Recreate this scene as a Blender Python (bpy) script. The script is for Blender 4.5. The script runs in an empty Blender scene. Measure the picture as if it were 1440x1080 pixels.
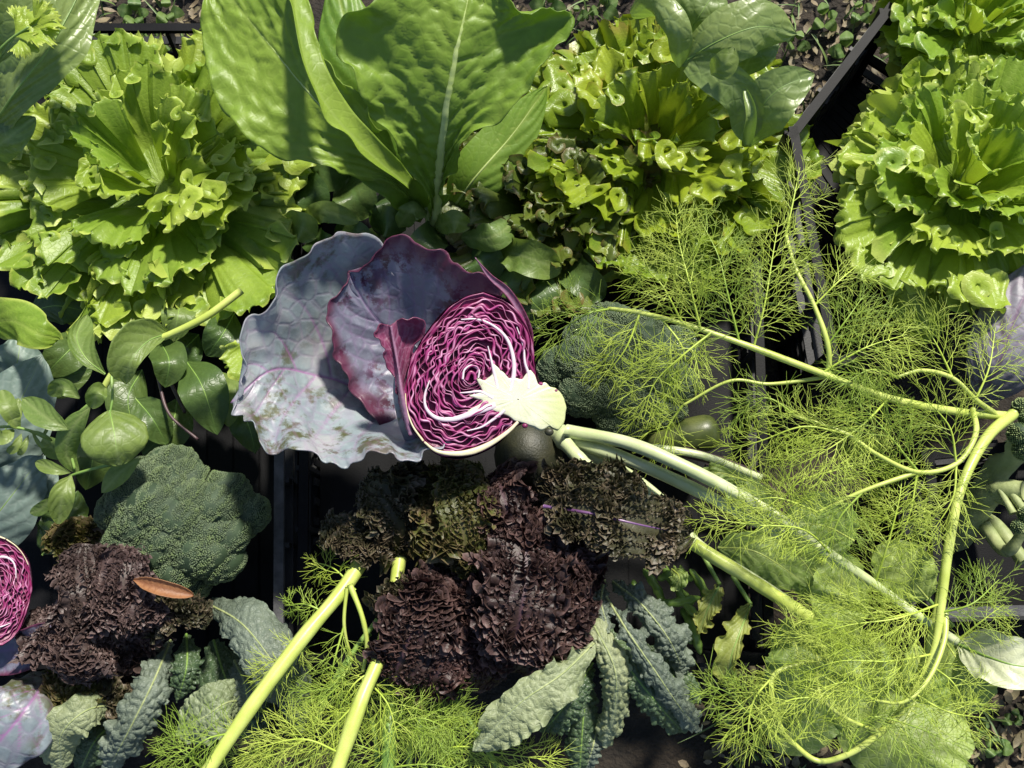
import bpy, math, random
import numpy as np
from mathutils import Vector, Matrix

scene = bpy.context.scene
COL = scene.collection
PI = math.pi

# ------------------------------------------------------------------ camera
TILT = math.radians(15)
DIST, ZREF, FPX = 1.10, 0.30, 1375.0
CAM = np.array([0.0, -DIST*math.sin(TILT), ZREF+DIST*math.cos(TILT)])
cd = bpy.data.cameras.new('camera')
cam = bpy.data.objects.new('camera', cd)
COL.objects.link(cam)
cam.location = CAM
cam.rotation_euler = (TILT, 0, 0)
cd.sensor_width = 36.0
cd.lens = 36.0*FPX/1440.0
cd.clip_start = 0.01
cd.clip_end = 200
scene.camera = cam

# ------------------------------------------------------------------ sky, sun, exposure
SUN_EL, SUN_AZ = 52.0, 24.0            # azimuth clockwise from +Y (top of the picture)
world = bpy.data.worlds.new('World')
scene.world = world
world.use_nodes = True
wn = world.node_tree
sky = wn.nodes.new('ShaderNodeTexSky')
sky.sky_type = 'NISHITA'
sky.sun_disc = False
sky.sun_elevation = math.radians(SUN_EL)
sky.sun_rotation = math.radians(SUN_AZ)
wn.links.new(sky.outputs[0], wn.nodes['Background'].inputs[0])
wn.nodes['Background'].inputs[1].default_value = 0.085
sd = bpy.data.lights.new('sun', 'SUN')
sd.energy = 4.6
sd.angle = math.radians(5.0)
sd.color = (1.0, 0.95, 0.84)
sun = bpy.data.objects.new('sun', sd)
COL.objects.link(sun)
el, az = math.radians(SUN_EL), math.radians(SUN_AZ)
sdir = Vector((math.sin(az)*math.cos(el), math.cos(az)*math.cos(el), math.sin(el)))
sun.rotation_euler = sdir.to_track_quat('Z', 'Y').to_euler()
sun.location = sdir*3
vs = scene.view_settings
vs.view_transform = 'Standard'
vs.look = 'None'
vs.gamma = 1.0
vs.exposure = 0.55
scene.cycles.use_denoising = True
scene.cycles.max_bounces = 5
scene.cycles.diffuse_bounces = 3
scene.cycles.glossy_bounces = 2
scene.cycles.transmission_bounces = 4

# ------------------------------------------------------------------ pixel rays -> points at a height (cm)
_c, _s = math.cos(TILT), math.sin(TILT)
def P(px, py, z):
    dx, dy, dz = (px-720)/FPX, -(py-540)/FPX, -1.0
    d = np.array([dx, dy*_c-dz*_s, dy*_s+dz*_c])
    t = (z/100.0-CAM[2])/d[2]
    return CAM+d*t
def W(pts):
    return np.array([P(*p) for p in pts])
def pxm(p):                              # metres per photo pixel at a point
    v = np.asarray(p)-CAM
    return abs(v[1]*_s-v[2]*_c)/FPX

def nrm(a):
    return a/np.maximum(np.linalg.norm(a, axis=-1, keepdims=True), 1e-12)

def spline(pts, n):
    pts = np.asarray(pts, float)
    if len(pts) == 2:
        t = np.linspace(0, 1, n)[:, None]
        return pts[0]*(1-t)+pts[1]*t
    e = np.vstack([2*pts[0]-pts[1], pts, 2*pts[-1]-pts[-2]])
    k = np.r_[0, np.cumsum(np.sqrt(np.maximum(np.linalg.norm(np.diff(e, axis=0), axis=1), 1e-9)))]
    tt = np.linspace(k[1], k[-2], 40*len(pts))
    out = []
    for t in tt:
        i = min(max(np.searchsorted(k, t, 'right')-1, 1), len(e)-3)
        p0, p1, p2, p3 = e[i-1:i+3]
        t0, t1, t2, t3 = k[i-1:i+3]
        a1 = (t1-t)/(t1-t0)*p0+(t-t0)/(t1-t0)*p1
        a2 = (t2-t)/(t2-t1)*p1+(t-t1)/(t2-t1)*p2
        a3 = (t3-t)/(t3-t2)*p2+(t-t2)/(t3-t2)*p3
        b1 = (t2-t)/(t2-t0)*a1+(t-t0)/(t2-t0)*a2
        b2 = (t3-t)/(t3-t1)*a2+(t-t1)/(t3-t1)*a3
        out.append((t2-t)/(t2-t1)*b1+(t-t1)/(t2-t1)*b2)
    out = np.array(out)
    L = np.r_[0, np.cumsum(np.linalg.norm(np.diff(out, axis=0), axis=1))]
    s = np.linspace(0, L[-1], n)
    return np.stack([np.interp(s, L, out[:, j]) for j in range(out.shape[1])], 1)

def smooth1(x, seed, octaves=2):          # smooth 1-d noise, about -1..1
    r = np.random.RandomState(seed % 100003)
    y = np.zeros_like(x, dtype=float)
    a = 1.0
    for o in range(octaves):
        for _ in range(2):
            y += a*0.6*np.sin(x*(2**o)*r.uniform(.6, 1.4)+r.uniform(0, 6.28))
        a *= .5
    return y

def noise2(x, y, seed, octaves=2):        # smooth 2-d noise from rotated sines
    r = np.random.RandomState(seed % 100003)
    out = np.zeros_like(x, dtype=float)
    a = 1.0
    for o in range(octaves):
        for _ in range(4):
            th = r.uniform(0, 6.28); f = (2**o)*r.uniform(.7, 1.4)
            out += a*.45*np.sin((x*math.cos(th)+y*math.sin(th))*f+r.uniform(0, 6.28))
        a *= .5
    return out

def worley(x, y, cell, seed):             # F1 and F2-F1 over a jittered lattice
    r = np.random.RandomState(seed % 100003)
    gx, gy = x/cell, y/cell
    jit = r.rand(64, 64, 2)
    ix, iy = np.floor(gx).astype(int), np.floor(gy).astype(int)
    f1 = np.full(x.shape, 9.0); f2 = np.full(x.shape, 9.0)
    for a in (-1, 0, 1):
        for b in (-1, 0, 1):
            cx, cy = ix+a, iy+b
            j = jit[cx % 64, cy % 64]
            d = np.hypot(cx+j[..., 0]-gx, cy+j[..., 1]-gy)
            f2 = np.where(d < f1, f1, np.minimum(f2, d))
            f1 = np.minimum(f1, d)
    return f1, f2-f1

# ------------------------------------------------------------------ objects
def tag(o, label=None, cat=None, group=None, kind=None):
    if label: o['label'] = label
    if cat: o['category'] = cat
    if group: o['group'] = group
    if kind: o['kind'] = kind
    return o
def thing(name, label, cat, loc, group=None):
    o = bpy.data.objects.new(name, None)
    o.empty_display_size = 0.02
    o.location = loc
    COL.objects.link(o)
    return tag(o, label, cat, group)
def link(name, me, mat, parent=None):
    o = bpy.data.objects.new(name, me)
    COL.objects.link(o)
    if mat is not None and not len(me.materials):
        me.materials.append(mat)
    if parent is not None:
        o.parent = parent
        # meshes are written in world coordinates: undo the parent's offset
        p, t = parent, Vector((0, 0, 0))
        if p.type == 'EMPTY':
            t = p.location
            o.location = -t
    return o
def mesh(name, V, F, attrs=None, smooth=True):
    me = bpy.data.meshes.new(name)
    V = np.asarray(V, np.float32).reshape(-1, 3)
    F = np.asarray(F, np.int32)
    n, k = F.shape
    me.vertices.add(len(V)); me.vertices.foreach_set('co', V.ravel())
    me.loops.add(n*k); me.loops.foreach_set('vertex_index', F.ravel())
    me.polygons.add(n)
    me.polygons.foreach_set('loop_start', np.arange(0, n*k, k, dtype=np.int32))
    me.polygons.foreach_set('loop_total', np.full(n, k, np.int32))
    me.polygons.foreach_set('use_smooth', np.full(n, smooth))
    for nm, a in (attrs or {}).items():
        at = me.attributes.new(nm, 'FLOAT', 'POINT')
        at.data.foreach_set('value', np.asarray(a, np.float32).ravel())
    me.update(calc_edges=True)
    me.validate()
    return me
def gridF(nu, nv, wrap=False):
    i = np.arange(nu-1)[:, None]; j = np.arange(nv if wrap else nv-1)[None, :]
    j2 = (j+1) % nv
    return np.stack([i*nv+j, i*nv+j2, (i+1)*nv+j2, (i+1)*nv+j], -1).reshape(-1, 4)
def solid(o, t):
    m = o.modifiers.new('thickness', 'SOLIDIFY')
    m.thickness = t; m.offset = 0
    return o

# ------------------------------------------------------------------ materials
MATS = {}
def N(nt, kind, **kw):
    n = nt.nodes.new(kind)
    for k, v in kw.items(): setattr(n, k, v)
    return n
def rgb(c): return (c[0], c[1], c[2], 1.0)
def mixc(nt, fac, a, b, blend='MIX'):
    m = N(nt, 'ShaderNodeMix', data_type='RGBA', blend_type=blend)
    for sock, v in ((m.inputs[0], fac), (m.inputs[6], a), (m.inputs[7], b)):
        if hasattr(v, 'is_linked'): nt.links.new(v, sock)
        elif isinstance(v, (tuple, list)): sock.default_value = rgb(v)
        else: sock.default_value = v
    return m.outputs[2]
def ramp(nt, fac, a, b):
    m = N(nt, 'ShaderNodeMapRange'); m.interpolation_type = 'SMOOTHSTEP'
    nt.links.new(fac, m.inputs[0]); m.inputs[1].default_value = a; m.inputs[2].default_value = b
    return m.outputs[0]
def math_(nt, op, a, b):
    m = N(nt, 'ShaderNodeMath', operation=op)
    for sock, v in ((m.inputs[0], a), (m.inputs[1], b)):
        if hasattr(v, 'is_linked'): nt.links.new(v, sock)
        else: sock.default_value = v
    return m.outputs[0]
def noise(nt, scale, detail=3, rough=.55, vec=None):
    n = N(nt, 'ShaderNodeTexNoise'); n.inputs['Scale'].default_value = scale
    n.inputs['Detail'].default_value = detail; n.inputs['Roughness'].default_value = rough
    if vec is None:
        g = N(nt, 'ShaderNodeNewGeometry'); vec = g.outputs['Position']
    nt.links.new(vec, n.inputs['Vector'])
    return n.outputs['Fac']
def attr(nt, name):
    a = N(nt, 'ShaderNodeAttribute'); a.attribute_name = name
    return a.outputs['Fac']

def leafmat(name, c1, c2, vein, edge, edge_at=(.75, 1.0), edge_amt=.8, trans=.35, tcol=None, rough=.42,
            nscale=14, cell=150, cellamt=.12, bump=.25, vein_amt=.8, spec=.5, blotch=None, wax=None):
    m = bpy.data.materials.new(name); m.use_nodes = True
    nt = m.node_tree; b = nt.nodes['Principled BSDF']; out = nt.nodes['Material Output']
    n1 = noise(nt, nscale, 4)
    col = mixc(nt, ramp(nt, n1, .3, .7), c1, c2)
    n3 = noise(nt, nscale*9, 3)
    col = mixc(nt, math_(nt, 'MULTIPLY', ramp(nt, n3, .45, .8), .35), col, tuple(min(1, x*1.5) for x in c2))
    rv = attr(nt, 'rnd')  # per-leaf tone, random unless set; set values also paint light and shade
    hs = N(nt, 'ShaderNodeHueSaturation')
    nt.links.new(math_(nt, 'MULTIPLY_ADD', rv, .35), hs.inputs['Value'])
    hs.inputs['Value'].links[0].from_node.inputs[2].default_value = .82
    nt.links.new(math_(nt, 'MULTIPLY_ADD', rv, -.03), hs.inputs['Hue'])
    hs.inputs['Hue'].links[0].from_node.inputs[2].default_value = .512
    nt.links.new(col, hs.inputs['Color']); col = hs.outputs[0]
    if wax:                                   # pale bloom that is rubbed off in patches
        nw = noise(nt, wax[1], 6, .65)
        col = mixc(nt, math_(nt, 'MULTIPLY', ramp(nt, nw, wax[2], wax[3]), wax[4]), col, wax[0])
    if blotch:                                # scuffs and stains: colour, scale, from, to
        nb = noise(nt, blotch[1], 7, .7)
        nm = noise(nt, blotch[1]*.22, 2)
        f = math_(nt, 'MULTIPLY', ramp(nt, nb, blotch[2], blotch[3]), ramp(nt, nm, .42, .6))
        col = mixc(nt, f, col, blotch[0])
    vo = N(nt, 'ShaderNodeTexVoronoi', feature='DISTANCE_TO_EDGE'); vo.inputs['Scale'].default_value = cell
    g = N(nt, 'ShaderNodeNewGeometry'); nt.links.new(g.outputs['Position'], vo.inputs['Vector'])
    net = ramp(nt, vo.outputs['Distance'], .16, 0.0)
    col = mixc(nt, math_(nt, 'MULTIPLY', net, cellamt), col, vein)
    col = mixc(nt, math_(nt, 'MULTIPLY', attr(nt, 'vein'), vein_amt), col, vein)
    e2 = math_(nt, 'MULTIPLY', ramp(nt, math_(nt, 'ADD', attr(nt, 'edge'), math_(nt, 'MULTIPLY', math_(nt, 'SUBTRACT', n1, .5), .5)), *edge_at), edge_amt)
    col = mixc(nt, e2, col, edge)
    nt.links.new(col, b.inputs['Base Color'])
    b.inputs['Roughness'].default_value = rough
    b.inputs['Specular IOR Level'].default_value = spec
    h = math_(nt, 'ADD', math_(nt, 'MULTIPLY', net, -.5), math_(nt, 'MULTIPLY', n3, .8))
    bp = N(nt, 'ShaderNodeBump'); bp.inputs['Strength'].default_value = bump; bp.inputs['Distance'].default_value = .0012
    nt.links.new(h, bp.inputs['Height']); nt.links.new(bp.outputs[0], b.inputs['Normal'])
    if trans > 0:
        tr = N(nt, 'ShaderNodeBsdfTranslucent')
        t2 = mixc(nt, .75, col, tcol or c2, 'MIX')
        nt.links.new(t2, tr.inputs['Color'])
        ms = N(nt, 'ShaderNodeMixShader'); ms.inputs[0].default_value = trans
        nt.links.new(b.outputs[0], ms.inputs[1]); nt.links.new(tr.outputs[0], ms.inputs[2])
        nt.links.new(ms.outputs[0], out.inputs[0])
    MATS[name] = m
    return m
def plainmat(name, c1, c2, scale=40, rough=.5, bump=.2, bscale=200, spec=.5, dist=.001, attr_mix=None, sss=0, streak=None):
    m = bpy.data.materials.new(name); m.use_nodes = True
    nt = m.node_tree; b = nt.nodes['Principled BSDF']
    vec = None
    n1 = noise(nt, scale, 5)
    col = mixc(nt, ramp(nt, n1, .3, .7), c1, c2)
    for an, c in (attr_mix or []):
        col = mixc(nt, attr(nt, an), col, c)
    nt.links.new(col, b.inputs['Base Color'])
    b.inputs['Roughness'].default_value = rough
    b.inputs['Specular IOR Level'].default_value = spec
    if sss:
        b.inputs['Subsurface Weight'].default_value = sss
        b.inputs['Subsurface Radius'].default_value = (.004, .004, .002)
    n2 = noise(nt, bscale, 4)
    bp = N(nt, 'ShaderNodeBump'); bp.inputs['Strength'].default_value = bump; bp.inputs['Distance'].default_value = dist
    nt.links.new(n2, bp.inputs['Height']); nt.links.new(bp.outputs[0], b.inputs['Normal'])
    MATS[name] = m
    return m

leafmat('lettuce', (0.172, 0.279, 0.022), (0.271, 0.385, 0.044), (0.312, 0.418, 0.072), (0.476, 0.558, 0.110), (.80, 1.0), .85, .27, (0.344, 0.508, 0.017), .42, spec=.45)
leafmat('lettuce_bright', (0.205, 0.328, 0.025), (0.303, 0.435, 0.050), (0.344, 0.459, 0.077), (0.508, 0.590, 0.132), (.80, 1.0), .85, .29, (0.394, 0.541, 0.022), .38)
leafmat('lettuce_red', (0.156, 0.246, 0.012), (0.246, 0.344, 0.019), (0.295, 0.361, 0.055), (0.344, 0.246, 0.055), (.9, 1.12), .75, .26, (0.344, 0.443, 0.017), .36, nscale=18)
leafmat('lettuce_brown_shade', (.065, .10, .012), (.12, .165, .02), (.16, .19, .04), (.15, .085, .03), (.72, 1.1), .8, .28, (.16, .2, .02), .42, nscale=18)  # brown edges are its own; the darker blade carries shade in the colour
leafmat('chard', (0.153, 0.279, 0.028), (0.225, 0.360, 0.045), (0.342, 0.450, 0.091), (0.270, 0.405, 0.056), (.9, 1.2), .4, .36, (0.396, 0.558, 0.035), .45, nscale=7, cell=90, cellamt=.07, bump=.22)
leafmat('spinach', (0.123, 0.190, 0.052), (0.202, 0.280, 0.083), (0.246, 0.325, 0.125), (0.157, 0.258, 0.062), (.9, 1.2), .3, .26, (0.291, 0.504, 0.042), .36, nscale=9, cell=70, cellamt=.2, bump=.5, spec=.6)
leafmat('basil', (0.099, 0.171, 0.032), (0.162, 0.243, 0.054), (0.252, 0.324, 0.108), (0.180, 0.270, 0.054), (.9, 1.2), .4, .3, (0.252, 0.378, 0.045), .45, nscale=14, cell=110, cellamt=.15)
leafmat('dark_green', (.05, .095, .022), (.085, .14, .034), (.09, .16, .04), (.07, .14, .03), (.9, 1.2), .4, .22, (.12, .26, .03), .38)  # darker green for low leaves, deep shade put into the colour
leafmat('radish', (0.204, 0.324, 0.066), (0.312, 0.432, 0.102), (0.444, 0.540, 0.204), (0.360, 0.456, 0.120), (.85, 1.2), .4, .33, (0.480, 0.624, 0.060), .48, nscale=20, cell=120, cellamt=.35, bump=.5)
leafmat('yellow_leaf', (.24, .30, .06), (.34, .38, .08), (.42, .46, .17), (.36, .28, .06), (.8, 1.2), .6, .3, (.5, .5, .05), .5)
leafmat('cabbage', (.16, .195, .22), (.24, .285, .305), (.30, .12, .30), (.22, .17, .2), (.93, 1.15), .6, .08, (.40, .2, .4), .42, nscale=11, cell=55, cellamt=.16, bump=.5, vein_amt=.8,
        blotch=((.075, .08, .03), 36, .46, .60), wax=((.42, .405, .405), 14, .42, .64, .6))
leafmat('cabbage_dark', (.12, .12, .17), (.19, .20, .26), (.24, .13, .28), (.10, .02, .05), (.72, 1.0), .95, .06, (.3, .1, .25), .42, nscale=12, cell=60, cellamt=.2, bump=.4, vein_amt=.5,
        blotch=((.055, .012, .03), 55, .47, .56))
leafmat('cabbage_purple', (.16, .03, .075), (.24, .06, .13), (.36, .20, .30), (.09, .012, .035), (.8, 1.1), .7, .12, (.4, .05, .15), .36, nscale=20, cell=90, cellamt=.25)
leafmat('cabbage_grey', (.17, .16, .20), (.26, .25, .29), (.14, .07, .14), (.12, .06, .12), (.9, 1.2), .5, .05, (.2, .2, .2), .5, cell=60, cellamt=.25, blotch=((.06, .05, .05), 40, .55, .65))
leafmat('glaucous', (.12, .18, .15), (.20, .27, .23), (.28, .34, .30), (.2, .27, .2), (.9, 1.2), .3, .12, (.2, .35, .15), .5, nscale=10, cell=70, cellamt=.2)
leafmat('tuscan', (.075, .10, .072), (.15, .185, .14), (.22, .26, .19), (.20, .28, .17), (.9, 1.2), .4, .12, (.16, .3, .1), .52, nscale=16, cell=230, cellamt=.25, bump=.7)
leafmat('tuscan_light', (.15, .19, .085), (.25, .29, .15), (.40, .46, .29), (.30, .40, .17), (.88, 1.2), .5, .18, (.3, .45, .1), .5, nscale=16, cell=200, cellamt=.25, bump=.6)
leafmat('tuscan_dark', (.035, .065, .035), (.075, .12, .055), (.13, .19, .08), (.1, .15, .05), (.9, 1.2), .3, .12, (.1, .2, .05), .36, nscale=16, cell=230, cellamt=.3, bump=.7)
leafmat('kale_green', (0.056, 0.068, 0.015), (0.105, 0.112, 0.026), (0.150, 0.128, 0.060), (0.180, 0.120, 0.068), (.84, 1.06), .8, .2, (0.150, 0.150, 0.022), .47, spec=.38, nscale=30)
leafmat('kale_red', (0.031, 0.018, 0.017), (0.057, 0.031, 0.026), (0.102, 0.054, 0.072), (0.150, 0.087, 0.078), (.84, 1.06), .85, .14, (0.096, 0.030, 0.030), .47, spec=.38, nscale=40)
leafmat('kale_dark', (0.036, 0.038, 0.017), (0.062, 0.062, 0.027), (0.078, 0.072, 0.046), (0.169, 0.124, 0.085), (.84, 1.06), .85, .14, (0.091, 0.085, 0.026), .47, spec=.38, nscale=40)
leafmat('kale_left', (0.051, 0.033, 0.031), (0.084, 0.057, 0.051), (0.102, 0.084, 0.072), (0.180, 0.120, 0.108), (.84, 1.06), .8, .14, (0.096, 0.048, 0.036), .47, spec=.38, nscale=30)
leafmat('pale_leaf', (0.632, 0.667, 0.391), (0.759, 0.782, 0.517), (0.828, 0.839, 0.632), (0.575, 0.575, 0.287), (.92, 1.2), .5, .2, (0.690, 0.747, 0.345), .4)
leafmat('dry_leaf', (.26, .115, .045), (.36, .18, .08), (.18, .07, .03), (.3, .15, .06), (.9, 1.2), .5, .1, (.4, .2, .1), .55, nscale=60)
leafmat('weed', (.08, .16, .035), (.15, .24, .06), (.2, .28, .1), (.15, .22, .06), (.9, 1.2), .3, .25, (.2, .35, .05), .5)
leafmat('litter', (.11, .085, .045), (.24, .20, .11), (.2, .17, .09), (.2, .18, .1), (.9, 1.2), .3, .12, (.3, .25, .1), .6, nscale=60)
plainmat('fennel', (.42, .50, .09), (.54, .61, .16), 30, .38, .12, 300, sss=.1)
plainmat('fennel_pale', (.44, .51, .24), (.60, .65, .38), 25, .36, .12, 300, sss=.1)
plainmat('frond', (.36, .48, .05), (.50, .60, .10), 25, .45, .0, 300)
plainmat('frond_green', (.22, .34, .035), (.33, .45, .065), 25, .45, .0, 300)
plainmat('stem_green', (.15, .27, .05), (.25, .37, .09), 30, .4, .15, 300)
plainmat('chard_rib', (.38, .48, .14), (.48, .57, .22), 30, .32, .2, 250, sss=.1)
plainmat('stem_purple', (.10, .04, .11), (.20, .10, .24), 40, .3, .1, 300)
plainmat('stem_dark', (.06, .035, .045), (.10, .06, .06), 40, .4, .1, 300)
plainmat('broccoli', (.085, .12, .065), (.15, .195, .11), 28, .6, .5, 900, attr_mix=[('tip', (.15, .21, .07))])
plainmat('broccoli_core', (.02, .04, .018), (.04, .07, .03), 60, .7, .5, 500)
plainmat('broccoli_lit', (.13, .20, .07), (.22, .29, .11), 40, .6, .5, 900, attr_mix=[('tip', (.3, .36, .14))])  # lighter copy of broccoli, sunlight put into the colour
plainmat('broccoli_stalk', (.24, .29, .11), (.36, .40, .18), 60, .6, .5, 300)
plainmat('cab_core', (.54, .56, .38), (.62, .62, .48), 60, .42, .25, 400, attr_mix=[('stem', (.48, .52, .20))], sss=.15)
plainmat('cab_rib', (.60, .54, .57), (.68, .63, .66), 60, .4, .15, 400, attr_mix=[('skin', (.42, .08, .26))], sss=.15)
plainmat('cab_cream', (.66, .62, .36), (.76, .72, .48), 60, .45, .2, 400, attr_mix=[('skin', (.26, .03, .10))], sss=.1)
plainmat('cab_layer', (.24, .02, .11), (.36, .05, .20), 70, .34, .15, 500, attr_mix=[('flesh', (.66, .40, .56)), ('skin', (.13, .006, .05))])
plainmat('cab_bed', (.13, .008, .05), (.24, .02, .11), 60, .4, .4, 300)
plainmat('cab_skin', (.22, .18, .30), (.33, .30, .44), 30, .4, .15, 300, attr_mix=[('skin', (.12, .015, .05))])
plainmat('crate', (.0025, .0025, .003), (.006, .006, .007), 25, .55, .25, 500, spec=.15)
plainmat('crate_rib', (.012, .012, .013), (.024, .024, .026), 25, .5, .25, 500, spec=.3)
plainmat('crate_grey', (.035, .035, .038), (.08, .08, .085), 60, .55, .4, 500)  # lighter grey copy of the crate plastic, for single rims
plainmat('fruit_dark', (.018, .020, .010), (.035, .034, .016), 60, .5, .6, 420)
plainmat('courgette', (.06, .085, .02), (.15, .17, .05), 30, .35, .1, 300)
plainmat('bean', (.11, .20, .03), (.17, .27, .05), 40, .38, .1, 200)
plainmat('soil', (.012, .009, .006), (.04, .029, .019), 30, .9, 1.0, 160, dist=.006)
plainmat('litter_plain', (.07, .055, .03), (.20, .16, .09), 70, .7, .3, 400)
plainmat('grass', (.07, .13, .03), (.15, .22, .06), 20, .5, .1, 300)
M = MATS

# ------------------------------------------------------------------ leaf builders
def interp_pairs(tab, t):
    a = np.array(tab, float)
    if len(a) < 3:
        return np.interp(t, a[:, 0], a[:, 1])
    # smooth through the table
    y = np.interp(t, a[:, 0], a[:, 1])
    k = max(3, len(t)//24)
    pad = np.r_[np.full(k, y[0]), y, np.full(k, y[-1])]
    ker = np.hanning(2*k+1); ker /= ker.sum()
    ys = np.convolve(pad, ker, 'same')[k:-k]
    w = np.clip(np.minimum(t, 1-t)*len(t)/k, 0, 1)
    return y*(1-w)+ys*w

OVAL = [(0, .04), (.06, .22), (.2, .68), (.4, .98), (.6, .95), (.8, .68), (.92, .38), (1, .02)]
ROUND = [(0, .05), (.05, .35), (.15, .7), (.35, .98), (.6, 1), (.8, .82), (.92, .52), (.98, .25), (1, .03)]
LANCE = [(0, .10), (.08, .35), (.25, .8), (.5, 1), (.75, .9), (.9, .6), (.97, .3), (1, .03)]
STRAP = [(0, .5), (.1, .8), (.3, 1), (.6, 1), (.85, .85), (.95, .5), (1, .05)]
KALE = [(0, .12), (.1, .5), (.25, .9), (.5, 1), (.75, .95), (.9, .75), (.97, .5), (1, .15)]

LEAFSEED = [100]
def leaf(parent, mat, spine, w=None, shape=OVAL, left=None, right=None, nu=56, nv=20, cup=0.0, roll=0.0,
         ruf=(), veins=(7, .35, .6), quilt=1.0, blister=None, und=2.0, teeth=0, thick=0, name='leaf', up=None,
         seed=None, rnd=None, rib=0.0, frill=None):
    """spine/left/right: (px, py, z cm) control points. w: half width in px (or (left, right))."""
    LEAFSEED[0] += 1
    seed = LEAFSEED[0] if seed is None else seed
    r = np.random.RandomState(seed)
    C = spline(W(spine), nu)
    k = pxm(C.mean(0))
    t = np.linspace(0, 1, nu)
    T = nrm(np.gradient(C, axis=0))
    U = nrm(CAM-C.mean(0)) if up is None else nrm(np.array(up, float))
    S = nrm(np.cross(T, U))
    Nn = nrm(np.cross(S, T))
    if roll:
        ra = np.radians(roll)*np.ones(nu) if np.isscalar(roll) else np.radians(interp_pairs(roll, t))
        c, s = np.cos(ra)[:, None], np.sin(ra)[:, None]
        S, Nn = S*c+Nn*s, Nn*c-S*s
    v = np.linspace(-1, 1, nv+1)
    nv1 = nv+1
    av = np.abs(v)
    sv = np.sign(v)
    uu = np.repeat(t[:, None], nv1, 1)
    vv = np.repeat(v[None, :], nu, 0)
    if left is None:
        wl, wr = (w if isinstance(w, tuple) else (w, w))
        sh = interp_pairs(shape, t)
        wx = np.where(vv < 0, wl, wr)*sh[:, None]*k
    else:
        wx = None
    cu = cup*np.ones(nu) if np.isscalar(cup) else interp_pairs(cup, t)
    if wx is not None:
        ph = vv*cu[:, None]
        safe = np.where(np.abs(cu) < 1e-3, 1e-3, cu)[:, None]
        X = wx*np.sin(vv*safe)/safe
        H = wx*(1-np.cos(vv*safe))/safe
        V = C[:, None, :]+S[:, None, :]*X[..., None]+Nn[:, None, :]*H[..., None]
        half = np.abs(wx)
    else:
        L = spline(W(left), nu); R = spline(W(right), nu)
        E = np.where((vv < 0)[..., None], L[:, None, :], R[:, None, :])
        a = np.abs(vv)[..., None]
        V = C[:, None, :]+(E-C[:, None, :])*a
        half = np.linalg.norm(E-C[:, None, :], axis=-1)
        V = V+Nn[:, None, :]*(cu[:, None]*half*(a[..., 0]**2-a[..., 0]))[..., None]
    # normals of the base sheet
    du = np.gradient(V, axis=0); dv = np.gradient(V, axis=1)
    G = nrm(np.cross(dv, du))
    D = nrm(dv)
    x_, y_ = vv*half/k, uu*np.linalg.norm(np.diff(C, axis=0), axis=1).sum()/k      # flat coordinates in px
    disp = np.zeros_like(uu); lat = np.zeros_like(uu); lon = np.zeros_like(uu)
    side = (vv > 0)*1.0
    for (amp, waves, power, la) in ruf:
        ph = np.zeros_like(uu)
        for sd in (0, 1):
            wob = smooth1(t*6.0*max(1, waves/8), seed*7+sd+int(waves*3), 2)*.9
            am = 1+.45*smooth1(t*9.0*max(1, waves/10), seed*11+sd+int(waves), 2)
            arg = 2*PI*waves*t+wob*2.0+r.uniform(0, 6.28)
            m = side == sd
            A = (amp*am)[:, None]*np.abs(vv)**power
            endf = np.clip(np.minimum(1, (t+.02)*8), 0, 1)[:, None]
            disp += np.where(m, A*np.sin(arg)[:, None]*endf, 0)
            lat += np.where(m, A*la*np.cos(arg*1.0+.6)[:, None]*endf*vv, 0)
            lon += np.where(m, A*la*.7*np.cos(2*arg+1.0)[:, None]*endf, 0)
    vein = np.exp(-(x_/2.2)**2)
    n, slope, dep = veins
    if n:
        for sd, off in ((0, 0.0), (1, .43)):
            a = (uu-slope*np.abs(vv)**1.25*(1-.35*uu))*n+off+.12*np.sin(vv*3+seed)
            fr = np.abs(a-np.round(a))
            m = side == sd
            dist = fr/n*y_.max()
            vf = np.exp(-(dist/1.5)**2)*np.clip(1.15-np.abs(vv), 0, 1)
            vein = np.where(m, np.maximum(vein, vf*.9), vein)
            disp += np.where(m, dep*(quilt*(np.abs(np.cos(PI*a))*-1+.5)*np.minimum(1, np.abs(vv)*3)*(1-.5*np.abs(vv)**3)), 0)
        disp -= dep*.6*vein
    disp += und*noise2(x_/38.0, y_/38.0, seed+3, 2)
    if blister:
        amp, cell = blister
        f1, fe = worley(x_*1.0+500, y_+500, cell, seed)
        bl = np.clip(fe*2.2, 0, 1)
        f1b, feb = worley(x_+900, y_+100, cell*.5, seed+1)
        disp += amp*(np.sqrt(bl)-.5)*np.clip(np.abs(x_)/6, .1, 1)+amp*.35*(np.sqrt(np.clip(feb*2, 0, 1))-.5)
        vein = np.maximum(vein, (1-bl)*.25)
    if teeth:
        lat += np.where(np.abs(vv) > .999, teeth*np.abs(np.sin(uu*PI*y_.max()/9.0))*vv, 0)
    V = V+G*(disp*k)[..., None]+D*(lat*k)[..., None]+T[:, None, :]*(lon*k)[..., None]
    edge = np.maximum(np.abs(vv), np.clip(uu*1.6-.6, 0, 1)**2*np.clip(uu*14-13, 0, 1))
    rn = np.full(uu.shape, r.rand() if rnd is None else rnd)
    VV, FF, at = V.reshape(-1, 3), gridF(nu, nv1), [vein.ravel(), edge.ravel(), rn.ravel()]
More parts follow.
